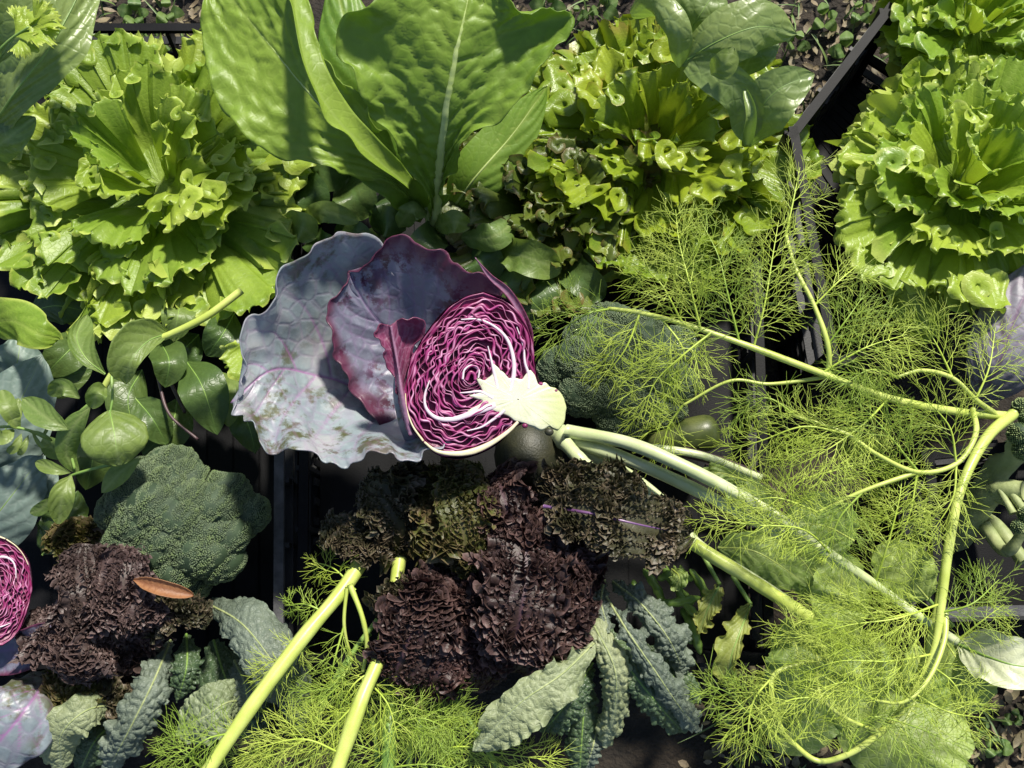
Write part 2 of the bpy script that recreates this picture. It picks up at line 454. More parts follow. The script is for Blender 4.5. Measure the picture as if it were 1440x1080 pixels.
    if frill:                                   # crinkled frills that stand on the blade, row by row
        rows, h, lam = frill
        Gs = nrm(np.cross(np.gradient(V, axis=1), np.gradient(V, axis=0)))
        flip = np.sign((Gs@U).mean())
        Gs = Gs*(1 if flip == 0 else flip)
        ylen = y_.max()
        for ri, v0 in enumerate(rows):
            nf = int(ylen*1.55)
            tf = np.linspace(.02, .985, nf)
            jv = (v0+.10*smooth1(tf*9, seed*3+ri, 2)+1)/2*nv
            jv = np.clip(jv, 0, nv-.001)
            iu = tf*(nu-1); i0 = np.clip(iu.astype(int), 0, nu-2); fu = (iu-i0)[:, None]
            j0 = jv.astype(int); fv = (jv-j0)[:, None]
            def samp(Aa):
                return (Aa[i0, j0]*(1-fu)+Aa[i0+1, j0]*fu)*(1-fv)+(Aa[i0, np.minimum(j0+1, nv)]*(1-fu)+Aa[i0+1, np.minimum(j0+1, nv)]*fu)*fv
            Bp, Nf = samp(V), nrm(samp(Gs)); Sf = S[i0]; Tf = T[i0]
            sc = np.clip(np.sin(PI*np.clip(tf*.96+.03, 0, 1))*2.2, .35, 1)
            sgn = np.sign(v0) if v0 else 1
            cl = noise2(np.full(nf, v0*30.0)/15.0, tf*ylen/15.0, seed+77, 2)
            sc = sc*np.clip(.95+.65*cl, .45, 1.7)
            ph = 2*PI*tf*ylen/lam+.9*smooth1(tf*ylen/lam*1.3, seed+ri*5, 2)+r.uniform(0, 6)
            ph2 = ph*2.9+1.1*smooth1(tf*ylen/lam*3, seed+ri*7, 2)
            ph3 = ph*4.7+r.uniform(0, 6)
            amv = np.clip(1+.5*smooth1(tf*ylen/lam*.9, seed+ri*11, 2), .4, 1.7)
            nh = 5
            jk = [np.convolve(r.randn(nf), [.2, .3, .3, .2], 'same')*1.7*f_ for f_ in (1, 1, .7)]
            P_ = np.zeros((nf, nh, 3))
            for hh in range(nh):
                e = hh/(nh-1)
                la_ = (h*.62*amv*np.sin(ph)*e**1.2+h*.26*np.sin(ph2)*e**1.7+h*.06*np.sin(ph3)*e**3)*sc+sgn*h*.35*e*sc+jk[0]*e**3
                lo_ = (h*.42*np.sin(2*ph+.5)*e**1.4+h*.22*np.cos(ph2)*e**2+h*.05*np.cos(ph3)*e**3)*sc+jk[1]*e**3
                up_ = h*.85*e*sc*(1+.22*np.sin(ph2*.7+1)*e)+jk[2]*e**3
                P_[:, hh] = Bp+(Sf*la_[:, None]+Tf*lo_[:, None]+Nf*up_[:, None])*k
            off = len(VV)
            VV = np.vstack([VV, P_.reshape(-1, 3)]); FF = np.vstack([FF, gridF(nf, nh)+off])
            ee = np.tile(np.linspace(.35, 1, nh), nf)
            at = [np.r_[at[0], ee*0], np.r_[at[1], ee], np.r_[at[2], np.full(nf*nh, rn.flat[0])]]
    me = mesh(name, VV, FF, {'vein': at[0], 'edge': at[1], 'rnd': at[2]})
    o = link(name, me, M[mat], parent)
    if thick:
        solid(o, thick)
    if rib:
        ribw = rib*k*np.interp(t, [0, .5, 1], [1, .62, .12])
        pts = V[:, nv//2]-G[:, nv//2]*(0.2*rib*k)
        tube_obj('midrib', [(pts, ribw, 7)], RIBMAT.get(mat, 'stem_green'), o)
    return o
RIBMAT = {'chard': 'chard_rib', 'spinach': 'stem_green', 'kale_red': 'stem_purple', 'kale_dark': 'stem_purple', 'tuscan': 'broccoli_stalk',
          'tuscan_light': 'broccoli_stalk', 'basil': 'stem_green', 'radish': 'fennel', 'kale_green': 'fennel_pale'}

def fan(parent, mat, base, az, L, spread=2.0, pitch=(70, -20), cup=.5, waves=9, amp=.085, sub=(3.1, .024), teeth=.02, nr=14, nt=320,
        stalk=.25, seed=None, name='leaf', frame=None, lat=.35, rnd=None, power=4.0, vein_n=9, wid=.72, broad=.08, curl=.10):
    """a frilled leaf: base point (world), azimuth in degrees (0 = picture up, clockwise), length L metres."""
    LEAFSEED[0] += 1
    seed = LEAFSEED[0] if seed is None else seed
    r = np.random.RandomState(seed)
    th = np.linspace(-spread, spread, nt)
    rr = np.linspace(0, 1, nr)**.55
    TH, RR = np.meshgrid(th, rr)                      # (nr, nt)
    q = TH/spread
    Rm = 1-.08*q**2+.07*smooth1(th*2.2, seed, 2)[None, :]
    bx = np.sin(TH)*RR*Rm*wid
    by = stalk*RR**.5+(1-stalk)*(.38+.62*np.cos(TH))*RR*Rm
    by = np.maximum(by, RR*.12)
    ys = np.linspace(0, 1.3, 60)
    pit = np.radians(np.interp(ys, [0, .35, .7, 1.0, 1.3], [pitch[0], pitch[0]*.80+pitch[1]*.20, pitch[0]*.5+pitch[1]*.5, pitch[1], pitch[1]-20]))
    dy = ys[1]-ys[0]
    fx = np.r_[0, np.cumsum(np.cos(pit[:-1])*dy)]; fz = np.r_[0, np.cumsum(np.sin(pit[:-1])*dy)]
    F = np.interp(by, ys, fx); H = np.interp(by, ys, fz); pp = np.interp(by, ys, pit)
    nz = np.stack([np.zeros_like(F), -np.sin(pp), np.cos(pp)], -1)      # (side, fwd, up) normal
    V = np.stack([bx*np.cos(cup*np.abs(bx)*1.2), F, H], -1)
    V = V+nz*(cup*bx**2*1.1)[..., None]
    du = np.gradient(V, axis=0); dv = np.gradient(V, axis=1)
    G = nrm(np.cross(dv, du)); G = G*np.sign((G*nz).sum(-1, keepdims=True)+1e-9)
    D = nrm(dv); E = nrm(du)
    disp = np.zeros_like(F); la = np.zeros_like(F); ra = np.zeros_like(F)
    w0 = max(1.5, waves*.3)
    disp += broad*RR**2*np.sin(w0*q*PI+r.uniform(0, 6.28)+.8*smooth1(th*2, seed+3, 1)[None, :])
    wob = smooth1(th*3, seed+5, 2)
    arg = waves*th*PI/spread+wob*1.2+r.uniform(0, 6.28)
    am = np.clip(1+.55*smooth1(th*4, seed+9, 2), .25, 1.8)[None, :]
    A = amp*am*RR**power
    disp += A*np.sin(arg)[None, :]
    la += A*lat*np.sin(2*arg+.3)[None, :]
    ra += A*.3*np.cos(arg+.5)[None, :]
    disp -= curl*np.clip((RR-.55)/.45, 0, 1)**2*(1+.5*smooth1(th*3, seed+33, 1)[None, :])
    arg2 = arg*sub[0]+1.2*smooth1(th*7, seed+13, 2)
    A2 = sub[1]*np.clip(1+.5*smooth1(th*9, seed+19, 2), .2, 2)[None, :]*RR**(power*2.0)
    disp += A2*np.sin(arg2)[None, :]
    la += A2*.35*np.sin(2*arg2+.7)[None, :]
    ra += (teeth*RR**14)*np.cos(arg2*2.0+1.2)[None, :]+.5*A2*np.cos(arg2)[None, :]
    disp += .015*noise2(TH*5, RR*9, seed+23, 2)*RR
    V = V+G*disp[..., None]+D*la[..., None]+E*ra[..., None]
    va = q*vein_n+.25*np.sin(RR*5+seed)+np.sign(TH)*RR*.8
    vd = np.abs(va-np.round(va))
    vein = np.exp(-(vd/.10)**2)*(1-.75*RR)*.8
    vein = np.maximum(vein, np.exp(-(bx/.022)**2)*(1-RR*.7))
    V = V-G*(.012*vein)[..., None]
    a = math.radians(az)
    fwd = np.array([math.sin(a), math.cos(a), 0]); up = np.array([0, 0, 1.0]); sd = np.array([math.cos(a), -math.sin(a), 0])
    if frame is not None:
        fwd, sd, up = frame@fwd, frame@sd, frame@up
    Wd = np.asarray(base)+L*(V[..., :1]*sd+V[..., 1:2]*fwd+V[..., 2:3]*up)
    rn = np.full(F.shape, r.rand() if rnd is None else rnd)
    me = mesh(name, Wd.reshape(-1, 3), gridF(nr, nt), {'vein': vein, 'edge': RR, 'rnd': rn})
    return link(name, me, M[mat], parent)

def frilly(parent, mat, base, ctr, az, Rc, zt, arc=1.9, mean=(.15, 55.0), band=.42, fine=(3.2, 15.0), seed=None, nt=172, name='leaf', rnd=None, kpx=.0008, droop=-35, stretch=1.0):
    """cupped leaf: a wall rising from base to a wandering rim round ctr, with a wide frilled lip. Rc metres, zt = rim height."""
    LEAFSEED[0] += 1
    seed = LEAFSEED[0] if seed is None else seed
    r = np.random.RandomState(seed)
    th = np.linspace(-arc, arc, nt)
    q = th/arc
    a = math.radians(az)
    d = np.array([math.sin(a), math.cos(a)]); sd = np.array([math.cos(a), -math.sin(a)])
    s_ = th*Rc/kpx                                    # rim length in px
    ph = 2*PI*s_/mean[1]+1.0*smooth1(s_/mean[1]*2.2, seed, 2)+r.uniform(0, 6.28)
    am = np.clip(.85+.4*smooth1(s_/mean[1]*1.7, seed+1, 2), .25, 1.2)*np.clip((1-np.abs(q))*5, .2, 1)
    A = mean[0]*min(Rc, 70*kpx)*am
    rad = Rc*(1+.12*smooth1(th*1.4, seed+2, 1))+A*np.sin(ph)
    tang = A*.35*np.sin(2*ph+.4)
    rx, ry = rad*np.cos(th)*stretch, rad*np.sin(th)
    X = rx-np.sin(th)*tang; Y = ry+np.cos(th)*tang
    top = np.zeros((nt, 3))
    top[:, :2] = ctr[:2]+X[:, None]*d+Y[:, None]*sd
    top[:, 2] = zt+Rc*.16*smooth1(th*2.0, seed+4, 2)+A*.35*np.sin(ph*.5+1)-Rc*.45*np.abs(q)**4
    # plan normal of the rim, smoothed a little
    tg = np.gradient(top[:, :2], axis=0)
    for _ in range(3): tg = (np.roll(tg, 1, 0)+2*tg+np.roll(tg, -1, 0))/4
    tg = nrm(tg)
    nn = np.stack([tg[:, 1], -tg[:, 0]], 1)
    o_ = top[:, :2]-ctr[:2]
    if ((nn*o_).sum(1)).mean() < 0: nn = -nn
    n3 = np.c_[nn, np.zeros(nt)]
    rows, edge = [], []
    nw = 8
    for i in range(nw):                               # wall
        t = i/nw
        P_ = np.zeros((nt, 3))
        fl_ = .66*t**.5+.34*t**5
        P_[:, :2] = base[:2]+(top[:, :2]-base[:2])*fl_
        P_[:, 2] = base[2]+(top[:, 2]-base[2])*(t**1.15)
        w = np.clip((t-.25)/.75, 0, 1)**1.3
        # lower down the wandering fades to a plain round wall
        pl = ctr[:2]+(Rc*np.cos(th)*stretch)[:, None]*d+(Rc*np.sin(th))[:, None]*sd
        P_[:, :2] = P_[:, :2]*w+(base[:2]+(pl-base[:2])*fl_)*(1-w)
        rows.append(P_); edge.append(np.full(nt, .5*t))
    bw = band*min(Rc, 62*kpx)*np.clip(1+.4*smooth1(s_/40.0, seed+6, 2), .45, 1.6)*np.clip((1-np.abs(q))*6, .25, 1)*(1-.5*np.clip(np.sin(ph), 0, 1))
    f2 = 2*PI*s_/fine[1]+1.8*smooth1(s_/fine[1]*1.6, seed+8, 2)
    dr = droop+22*smooth1(s_/50.0, seed+12, 2)
    nb = 5
    cur = top.copy()
    for i in range(nb+1):
        e = i/nb
        if i:
            f = np.radians(55+(dr-55)*e**.6)
            cur = cur+(n3*np.cos(f)[:, None]+np.array([0, 0, 1.0])*np.sin(f)[:, None])*(bw/nb)[:, None]
        rf = fine[0]*kpx*e**2.2*np.sin(f2)*np.clip(1+.5*smooth1(s_/22.0, seed+14, 1), .2, 1.8)
        te = (.75*fine[0]*e**2*np.sin(f2+1.2)+1.0*e**5*np.sin(2.3*f2+1))*kpx
        tz = n3*(te+rf*.55*np.sin(f2*.5))[:, None]+np.array([0, 0, 1.0])*rf[:, None]
        tl = np.c_[tg, np.zeros(nt)]*(fine[0]*.55*kpx*e**2*np.cos(f2*1.0+.8))[:, None]
        rows.append(cur+tz+tl); edge.append(np.full(nt, .5+.5*e))
    V = np.array(rows); E = np.array(edge)
    V = V+np.array([0, 0, 1.0])*(.8*kpx*noise2(V[..., 0]*420, V[..., 1]*420, seed+20, 2))[..., None]
    va = s_/16.0+.4*np.sin(E*6)
    vein = np.exp(-((va-np.round(va))/.12)**2)*np.clip(1.1-E, 0, 1)*.5
    rn = np.full(E.shape, r.rand() if rnd is None else rnd)
    me = mesh(name, V.reshape(-1, 3), gridF(len(V), nt), {'vein': vein, 'edge': E, 'rnd': rn})
    return link(name, me, M[mat], parent)

def tilt_frame(tx, ty):
    m = Matrix.Rotation(math.radians(tx), 3, 'X')@Matrix.Rotation(math.radians(ty), 3, 'Y')
    return np.array(m)

# ------------------------------------------------------------------ tubes
def tubes(lst):
    VV, FF, off, tn = [], [], 0, []
    for pts, rad, ns in lst:
        pts = np.asarray(pts, float); n = len(pts)
        rad = np.broadcast_to(np.asarray(rad, float), (n,))
        T = nrm(np.gradient(pts, axis=0))
        ref = np.array([0.31, 0.17, 0.93])
        A = nrm(np.cross(T, ref)); B = np.cross(T, A)
        ang = np.arange(ns)*2*PI/ns
        rg = 1+(.03*(1-2*(np.arange(ns) % 2)) if ns >= 16 else 0*ang)
        ring = pts[:, None, :]+rad[:, None, None]*rg[None, :, None]*(np.cos(ang)[None, :, None]*A[:, None, :]+np.sin(ang)[None, :, None]*B[:, None, :])
        VV.append(ring.reshape(-1, 3)); FF.append(gridF(n, ns, True)+off); off += n*ns
        tn.append(np.repeat(np.linspace(0, 1, n), ns))
        if ns >= 6:                            # close thick ends with a fan of quads to a doubled centre
            for e, base in ((0, off-n*ns), (n-1, off-ns)):
                c = pts[e]
                VV.append(np.array([c]))
                tn.append(np.array([float(e > 0)]))
                ci = off; off += 1
                idx = base+np.arange(ns)
                FF.append(np.stack([idx, np.roll(idx, -1), np.full(ns, ci), np.full(ns, ci)], 1))
    return np.concatenate(VV), np.concatenate(FF), np.concatenate(tn)
def tube_obj(name, lst, mat, parent=None):
    V, F, tn = tubes(lst)
    tri = F[F[:, 2] == F[:, 3]]
    if len(tri):
        me = bpy.data.meshes.new(name)
        fl = [tuple(f) if f[2] != f[3] else (f[0], f[1], f[2]) for f in F.tolist()]
        me.from_pydata(V.tolist(), [], fl)
        me.polygons.foreach_set('use_smooth', np.ones(len(me.polygons), bool))
        at = me.attributes.new('stem', 'FLOAT', 'POINT'); at.data.foreach_set('value', tn.astype(np.float32))
        me.update()
    else:
        me = mesh(name, V, F, {'stem': tn})
    return link(name, me, M[mat] if isinstance(mat, str) else mat, parent)
def stalk(parent, mat, pts, r0, r1=None, name='stalk', n=40, ns=18, wob=.10):
    C = spline(W(pts), n)
    k = pxm(C.mean(0))
    r1 = r0 if r1 is None else r1
    LEAFSEED[0] += 1
    rad = np.linspace(r0, r1, n)*k*(1+wob*smooth1(np.linspace(0, 14, n), LEAFSEED[0], 2)*.5)
    return tube_obj(name, [(C, rad, ns)], mat, parent)

def frond(parent, mat, axis, reach=70, seed=1, rad=2.2, gap=14, dens=1.0, thread=.44, name='frond', start=.06):
    """feathery fennel leaf along an axis given as (px, py, z) points."""
    r = np.random.RandomState(seed)
    n = 36
    C = spline(W(axis), n)
    k = pxm(C.mean(0))
    L = np.linalg.norm(np.diff(C, axis=0), axis=1).sum()
    T = nrm(np.gradient(C, axis=0))
    lst = [(C, np.linspace(rad*.85, thread*1.1, n)*k, 5)]
    view = nrm(CAM-C.mean(0))
    down = np.array([0, 0, -1.0])
    def thr(p, d, ln, lvl, w):
        m = 5
        bend = nrm(r.randn(3))*r.uniform(.2, .8)
        s = np.linspace(0, 1, m)[:, None]
        pts = p+d*ln*s+bend*ln*s**2*.45+down*.1*ln*s**2
        lst.append((pts, np.linspace(w, w*.55, m)*k, 3))
        if lvl > 0:
            sg = 1 if r.rand() < .5 else -1
            for f in ((.22, .45, .68) if lvl > 1 else (.28, .5)):
                sg = -sg
                if r.rand() > .9*dens: continue
                i = f*(m-1); j = int(i); q = pts[j]+(pts[min(j+1, m-1)]-pts[j])*(i-j)
                ax = nrm(np.cross(d, view)+r.randn(3)*.5)
                nd = nrm(d*1.1+ax*sg*.55+r.randn(3)*.12)
                thr(q, nd, ln*(1-f*.55)*r.uniform(.6, .85), lvl-1, w*.9)
    cnt = max(3, int(L/(gap*k)))
    for i in range(cnt):
        f = start+(1-start)*(i+.6*r.rand())/cnt
        j = min(int(f*(n-1)), n-1)
        env = max(.38, min(1.0, .6+f) if f < .5 else 1.0-.75*(f-.5)/.5)
        for sg in (-1, 1):
            ax = nrm(np.cross(T[j], view)+view*r.uniform(-.3, .5)+r.randn(3)*.25)
            d = nrm(T[j]*r.uniform(.6, 1.1)+ax*sg)
            ln = reach*k*env*r.uniform(.6, 1.15)
            m = 7
            s = np.linspace(0, 1, m)[:, None]
            pts = C[j]+d*ln*s+T[j]*ln*.2*s**2+down*.22*ln*s**2+nrm(r.randn(3))*ln*.16*s**2
            lst.append((pts, np.linspace(thread*1.5, thread*.7, m)*k, 4))
            nb = max(2, int(ln/(12*k)))
            for b in range(nb):
                g = .12+.85*(b+.4*r.rand())/nb
                ii = g*(m-1); jj = min(int(ii), m-2); q = pts[jj]+(pts[jj+1]-pts[jj])*(ii-jj)
                s2 = 1 if b % 2 else -1
                for s3 in ((s2,) if r.rand() < .45 else (s2, -s2)):
                    a2 = nrm(np.cross(d, view)+view*r.uniform(-.6, .7)+r.randn(3)*.3)
                    nd = nrm(d*1.0+a2*s3*.68)
                    thr(q, nd, r.uniform(24, 56)*k*(1-.3*g)*min(1, reach/50), 2 if r.rand() < .12 else 1, thread)
    V, F, tn = tubes(lst)
    o = link(name, mesh(name, V, F, {'stem': tn}), M[mat], parent)
    o['kind'] = 'stuff'
    return o

# ------------------------------------------------------------------ small shapes
def ico_verts(sub=1):
    import bmesh
    bm = bmesh.new(); bmesh.ops.create_icosphere(bm, subdivisions=sub, radius=1)
    V = np.array([v.co[:] for v in bm.verts]); F = np.array([[v.index for v in f.verts] for f in bm.faces])
    bm.free(); return V, F
ICO1, ICOF1 = ico_verts(1)
ICO4, ICOF4 = ico_verts(3)

OCT = np.array([[1, 0, 0], [0, 1, 0], [-1, 0, 0], [0, -1, 0], [0, 0, 1], [0, 0, -1]], float)
OCTF = np.array([[0, 1, 4], [1, 2, 4], [2, 3, 4], [3, 0, 4], [1, 0, 5], [2, 1, 5], [3, 2, 5], [0, 3, 5]])
def broccoli(root, c, rx, ry, zc, hz, mat='broccoli', nflo=26, bead=1.35, seed=1, tipamt=.5, stalkpts=None, deep=.72):
    """c: px centre; rx, ry in px; zc cm of the crown's rim; hz cm crown height."""
    r = np.random.RandomState(seed)
    o3 = P(c[0], c[1], zc); k = pxm(o3)
    sc3 = np.array([rx*k, ry*k, hz/100.0])
    if stalkpts: stalk(root, 'broccoli_stalk', stalkpts, 34, 40, name='stalk')
    cs, R = [], []
    ga = PI*(3-5**.5)
    for i in range(nflo):                       # floret centres in the unit dome
        f = (i+.4)/nflo
        rr = f**.5; a = i*ga+r.uniform(-.25, .25)
        x, y = rr*math.cos(a), rr*math.sin(a)
        z = math.sqrt(max(0, 1-.95*(x*x+y*y)))
        cs.append(np.array([x, y, z])*deep*r.uniform(.95, 1.06)); R.append((1.03-deep)*r.uniform(.92, 1.12))
    cs = np.array(cs); R = np.array(R)
    for i in range(nflo):
        nn = nrm(cs[i]+np.array([0, 0, .05]))
        nz = noise2(ICO4[:, 0]*4+i*3, ICO4[:, 1]*4+ICO4[:, 2]*3+i, seed+i, 2)
        B = cs[i]+ICO4*R[i]*(1+.03*nz)[:, None]*.985
        fl = link('floret', mesh('floret', o3+B*sc3, ICOF4), M['broccoli_core'], root)
        nb = int(4*PI*(R[i]*rx)**2/(bead*1.9)**2)
        # evenly spread points on the floret
        ii = np.arange(nb)+.5
        phi = np.arccos(1-2*ii/nb); tt = PI*(1+5**.5)*ii
        uu = np.stack([np.cos(tt)*np.sin(phi), np.sin(tt)*np.sin(phi), np.cos(phi)], 1)+r.randn(nb, 3)*.012
        q = np.array(Matrix.Rotation(r.uniform(0, 6), 3, 'X')@Matrix.Rotation(r.uniform(0, 6), 3, 'Z'))
        uu = nrm(uu@q)
        lump = noise2(uu[:, 0]*6+i*5, uu[:, 1]*6+uu[:, 2]*5+i*3, seed+5, 2)
        fine = noise2(uu[:, 0]*22+i*5, uu[:, 1]*22+uu[:, 2]*19+i*3, seed+6, 1)
        pos = cs[i]+uu*(R[i]*(1.0+.05*lump+.025*fine))[:, None]
        keep = (uu[:, 2] > -.35) & (uu@nn > -.3)
        for j in range(nflo):
            if j != i: keep &= np.linalg.norm(pos-cs[j], axis=1) > R[j]*.985
        pos, lump, fine = pos[keep], lump[keep], fine[keep]
        if not len(pos): continue
        pos = o3+pos*sc3
        sz = bead*k*r.uniform(.75, 1.25, len(pos))*(1+.15*fine)
        VV = (pos[:, None, :]+OCT[None]*sz[:, None, None]).reshape(-1, 3)
        FF = (OCTF[None]+(np.arange(len(pos))*6)[:, None, None]).reshape(-1, 3)
        tip = np.repeat(np.clip(tipamt*(lump*.5+fine*.4+r.uniform(-.3, .7, len(pos))), 0, 1), 6)
        b = link('buds', mesh('buds', VV, FF, {'tip': tip}), M[mat], fl)
        b['kind'] = 'stuff'

def unit_cube():
    import bmesh
    bm = bmesh.new(); bmesh.ops.create_cube(bm, size=1)
    me = bpy.data.meshes.new('bar'); bm.to_mesh(me); bm.free()
    return me
CUBES = {}
def bar(parent, name, a, b, wy, wz, mat='crate', upv=(0, 0, 1)):
    """box from a to b, wy across, wz along upv; shares one mesh"""
    key = mat
    if key not in CUBES:
        me = unit_cube(); me.materials.append(M[mat]); CUBES[key] = me
    a, b = Vector(a), Vector(b)
    x = (b-a); L = x.length; x.normalize()
    z = Vector(upv); z = (z-x*z.dot(x)).normalized(); y = z.cross(x)
    o = bpy.data.objects.new(name, CUBES[key]); COL.objects.link(o)
    m = Matrix((x*L, y*wy, z*wz)).transposed().to_4x4(); m.translation = (a+b)/2
    if parent is not None:
        o.parent = parent
        m = Matrix.Translation(-Vector(parent.location))@m
    o.matrix_local = m
    return o

def crate(label, corners, ztop, zbot=1.0, group=None, mesh_pitch=.022, grey_rims=(), walls=(0, 1, 2, 3), rib=.075, floor=True, drop={}):
    tops = [P(x, y, ztop) for x, y in corners]
    c = np.mean(tops, axis=0)
    root = thing('plastic_crate', label, 'crate', (c[0], c[1], 0), group)
    zb = zbot/100.0; zt = ztop/100.0
    bots = []
    for p in tops:
        q = p.copy(); q[:2] = c[:2]+(p[:2]-c[:2])*.97; q[2] = zb; bots.append(q)
    for i in range(4):
        if drop and i == 2: continue
        bar(root, 'corner_post', bots[i], tops[i]-np.array([0, 0, .008]), .018, .018, upv=(1, 0, 0))
    ztop_ = zt
    for i in walls:
        zt = ztop_
        a, b = tops[i], tops[(i+1) % 4]; a0, b0 = bots[i], bots[(i+1) % 4]
        if i in drop:                        # a lower side of the crate
            fd = drop[i]/(zt-zb); a = a+(a0-a)*fd; b = b+(b0-b)*fd
        d = nrm(b-a); L = np.linalg.norm(b-a)
        out = np.array([d[1], -d[0], 0]);
        if out@(a-c) < 0: out = -out
        bar(root, 'rim', a-d*.009, b+d*.009, .012, .007, 'crate_grey' if i in grey_rims else 'crate')
        dz = np.array([0, 0, 1.0])
        bar(root, 'ledge', a-dz*.035+out*.004, b-dz*.035+out*.004, .012, .003, 'crate_rib')
        bar(root, 'ledge', a-dz*.075+out*.002, b-dz*.075+out*.002, .010, .003, 'crate_rib')
        bar(root, 'base_rail', a0, b0, .012, .018)
        nr = max(2, int(L/rib))
        for j in range(1, nr):
            f = j/nr
            bar(root, 'rib', a0+(b0-a0)*f+out*.003, a+(b-a)*f-dz*.004+out*.003, .016, .006, 'crate_rib', upv=d)
        zt = a[2]
        nh = int((zt-.085-zb)/mesh_pitch)
        for j in range(nh):
            f = (j+.7)/max(nh, 1)*((zt-.080-zb)/(zt-zb))
            bar(root, 'slat', a0+(a-a0)*f, b0+(b-b0)*f, .0025, mesh_pitch*.42)
        nv = int(L/(mesh_pitch*1.15))
        for j in range(nv):
            f = (j+.5)/nv
            p0 = a0+(b0-a0)*f; p1 = a+(b-a)*f
            bar(root, 'slat', p0-out*.002, p0+(p1-p0)*.66-out*.002, mesh_pitch*.42, .0025, 'crate_rib', upv=out)
    if floor:
        n = 18
        wf = np.linalg.norm(bots[1]-bots[0])/n*.96
        lift = np.array([0, 0, .06])
        for j in range(n):
            f = (j+.5)/n
            bar(root, 'floor_slat', bots[0]+(bots[1]-bots[0])*f+lift, bots[3]+(bots[2]-bots[3])*f+lift, wf, .004)
    return root

# ================================================================== the ground
rs = np.random.RandomState(4)
def make_ground():
    n = 100
    xs = np.linspace(-1.6, 1.6, n); ys = np.linspace(-1.4, 1.9, n)
    X, Y = np.meshgrid(xs, ys, indexing='ij')
    Z = .006*noise2(X*22, Y*22, 1, 3)+.004*noise2(X*70, Y*70, 2, 2)-.012
    V = np.stack([X, Y, Z], -1)
    o = link('ground', mesh('ground', V.reshape(-1, 3), gridF(n, n)), M['soil'])
    tag(o, kind='structure')
    # far sheet below, reaching well beyond the picture
    f = np.array([[-30, -30, -.04], [30, -30, -.04], [30, 30, -.04], [-30, 30, -.04]])
    o = link('ground', mesh('ground_far', f, np.array([[0, 1, 2, 3]])), M['soil'])
    tag(o, kind='structure')
make_ground()

def scatter_litter():
    VV, FF, off = [], [], 0
    at = []
    zones = [((120, 330), (-40, 170), 330), ((640, 960), (-60, 120), 330), ((1040, 1330), (-60, 420), 850), ((960, 1500), (930, 1160), 700), ((-60, 120), (-80, 200), 80)]
    for (x0, x1), (y0, y1), n in zones:
        for _ in range(n):
            p = P(rs.uniform(x0, x1), rs.uniform(y0, y1), 0)+np.array([0, 0, rs.uniform(-.004, .012)])
            L = rs.uniform(.006, .024); w = L*rs.uniform(.10, .38)
            a = rs.uniform(0, 6.28); d = np.array([math.cos(a), math.sin(a), rs.uniform(-.35, .35)]); s = np.array([-d[1], d[0], rs.uniform(-.5, .5)])
            rows = []
            c = rs.uniform(-.5, .5)
            for t, ww in ((0, .1), (.35, .9), (.7, .8), (1, .06)):
                q = p+d*L*t+np.array([0, 0, c*L*t*(1-t)])
                rows += [q-s*w*ww, q+np.array([0, 0, -.2*w]), q+s*w*ww]
            VV.append(np.array(rows)); FF.append(gridF(4, 3)+off); off += 12
            at.append(np.full(12, rs.rand()))
    V = np.concatenate(VV); F = np.concatenate(FF); a = np.concatenate(at)
    o = link('leaf_litter', mesh('leaf_litter', V, F, {'rnd': a, 'vein': a*0, 'edge': a*0}), M['litter'])
    tag(o, 'dry brown leaf litter and plant bits on the bare soil', 'leaf litter', kind='stuff')
scatter_litter()

def scatter_grass():
    lst = []
    zones = [((130, 320), (-40, 110), 55), ((640, 900), (-50, 70), 80), ((1060, 1260), (-40, 330), 130), ((1000, 1460), (960, 1130), 60)]
    VV, FF, off = [], [], 0
    for (x0, x1), (y0, y1), n in zones:
        for _ in range(n):
            p = P(rs.uniform(x0, x1), rs.uniform(y0, y1), 0)
            L = rs.uniform(.02, .07); a = rs.uniform(0, 6.28); d = np.array([math.cos(a), math.sin(a), 0]); s = np.array([-d[1], d[0], 0])
            w = rs.uniform(.0012, .003); b = rs.uniform(.3, 1.0)
            rows = []
            for t in np.linspace(0, 1, 6):
                q = p+d*L*b*t**1.4+np.array([0, 0, L*(t*.8-b*.45*t*t)])
                ww = w*(1-t)**.6+.0001
                rows += [q-s*ww, q+np.array([0, 0, -ww*.5]), q+s*ww]
            VV.append(np.array(rows)); FF.append(gridF(6, 3)+off); off += 18
    o = link('grass', mesh('grass', np.concatenate(VV), np.concatenate(FF)), M['grass'])
    tag(o, 'thin green grass blades growing through the soil', 'grass', kind='stuff')
scatter_grass()

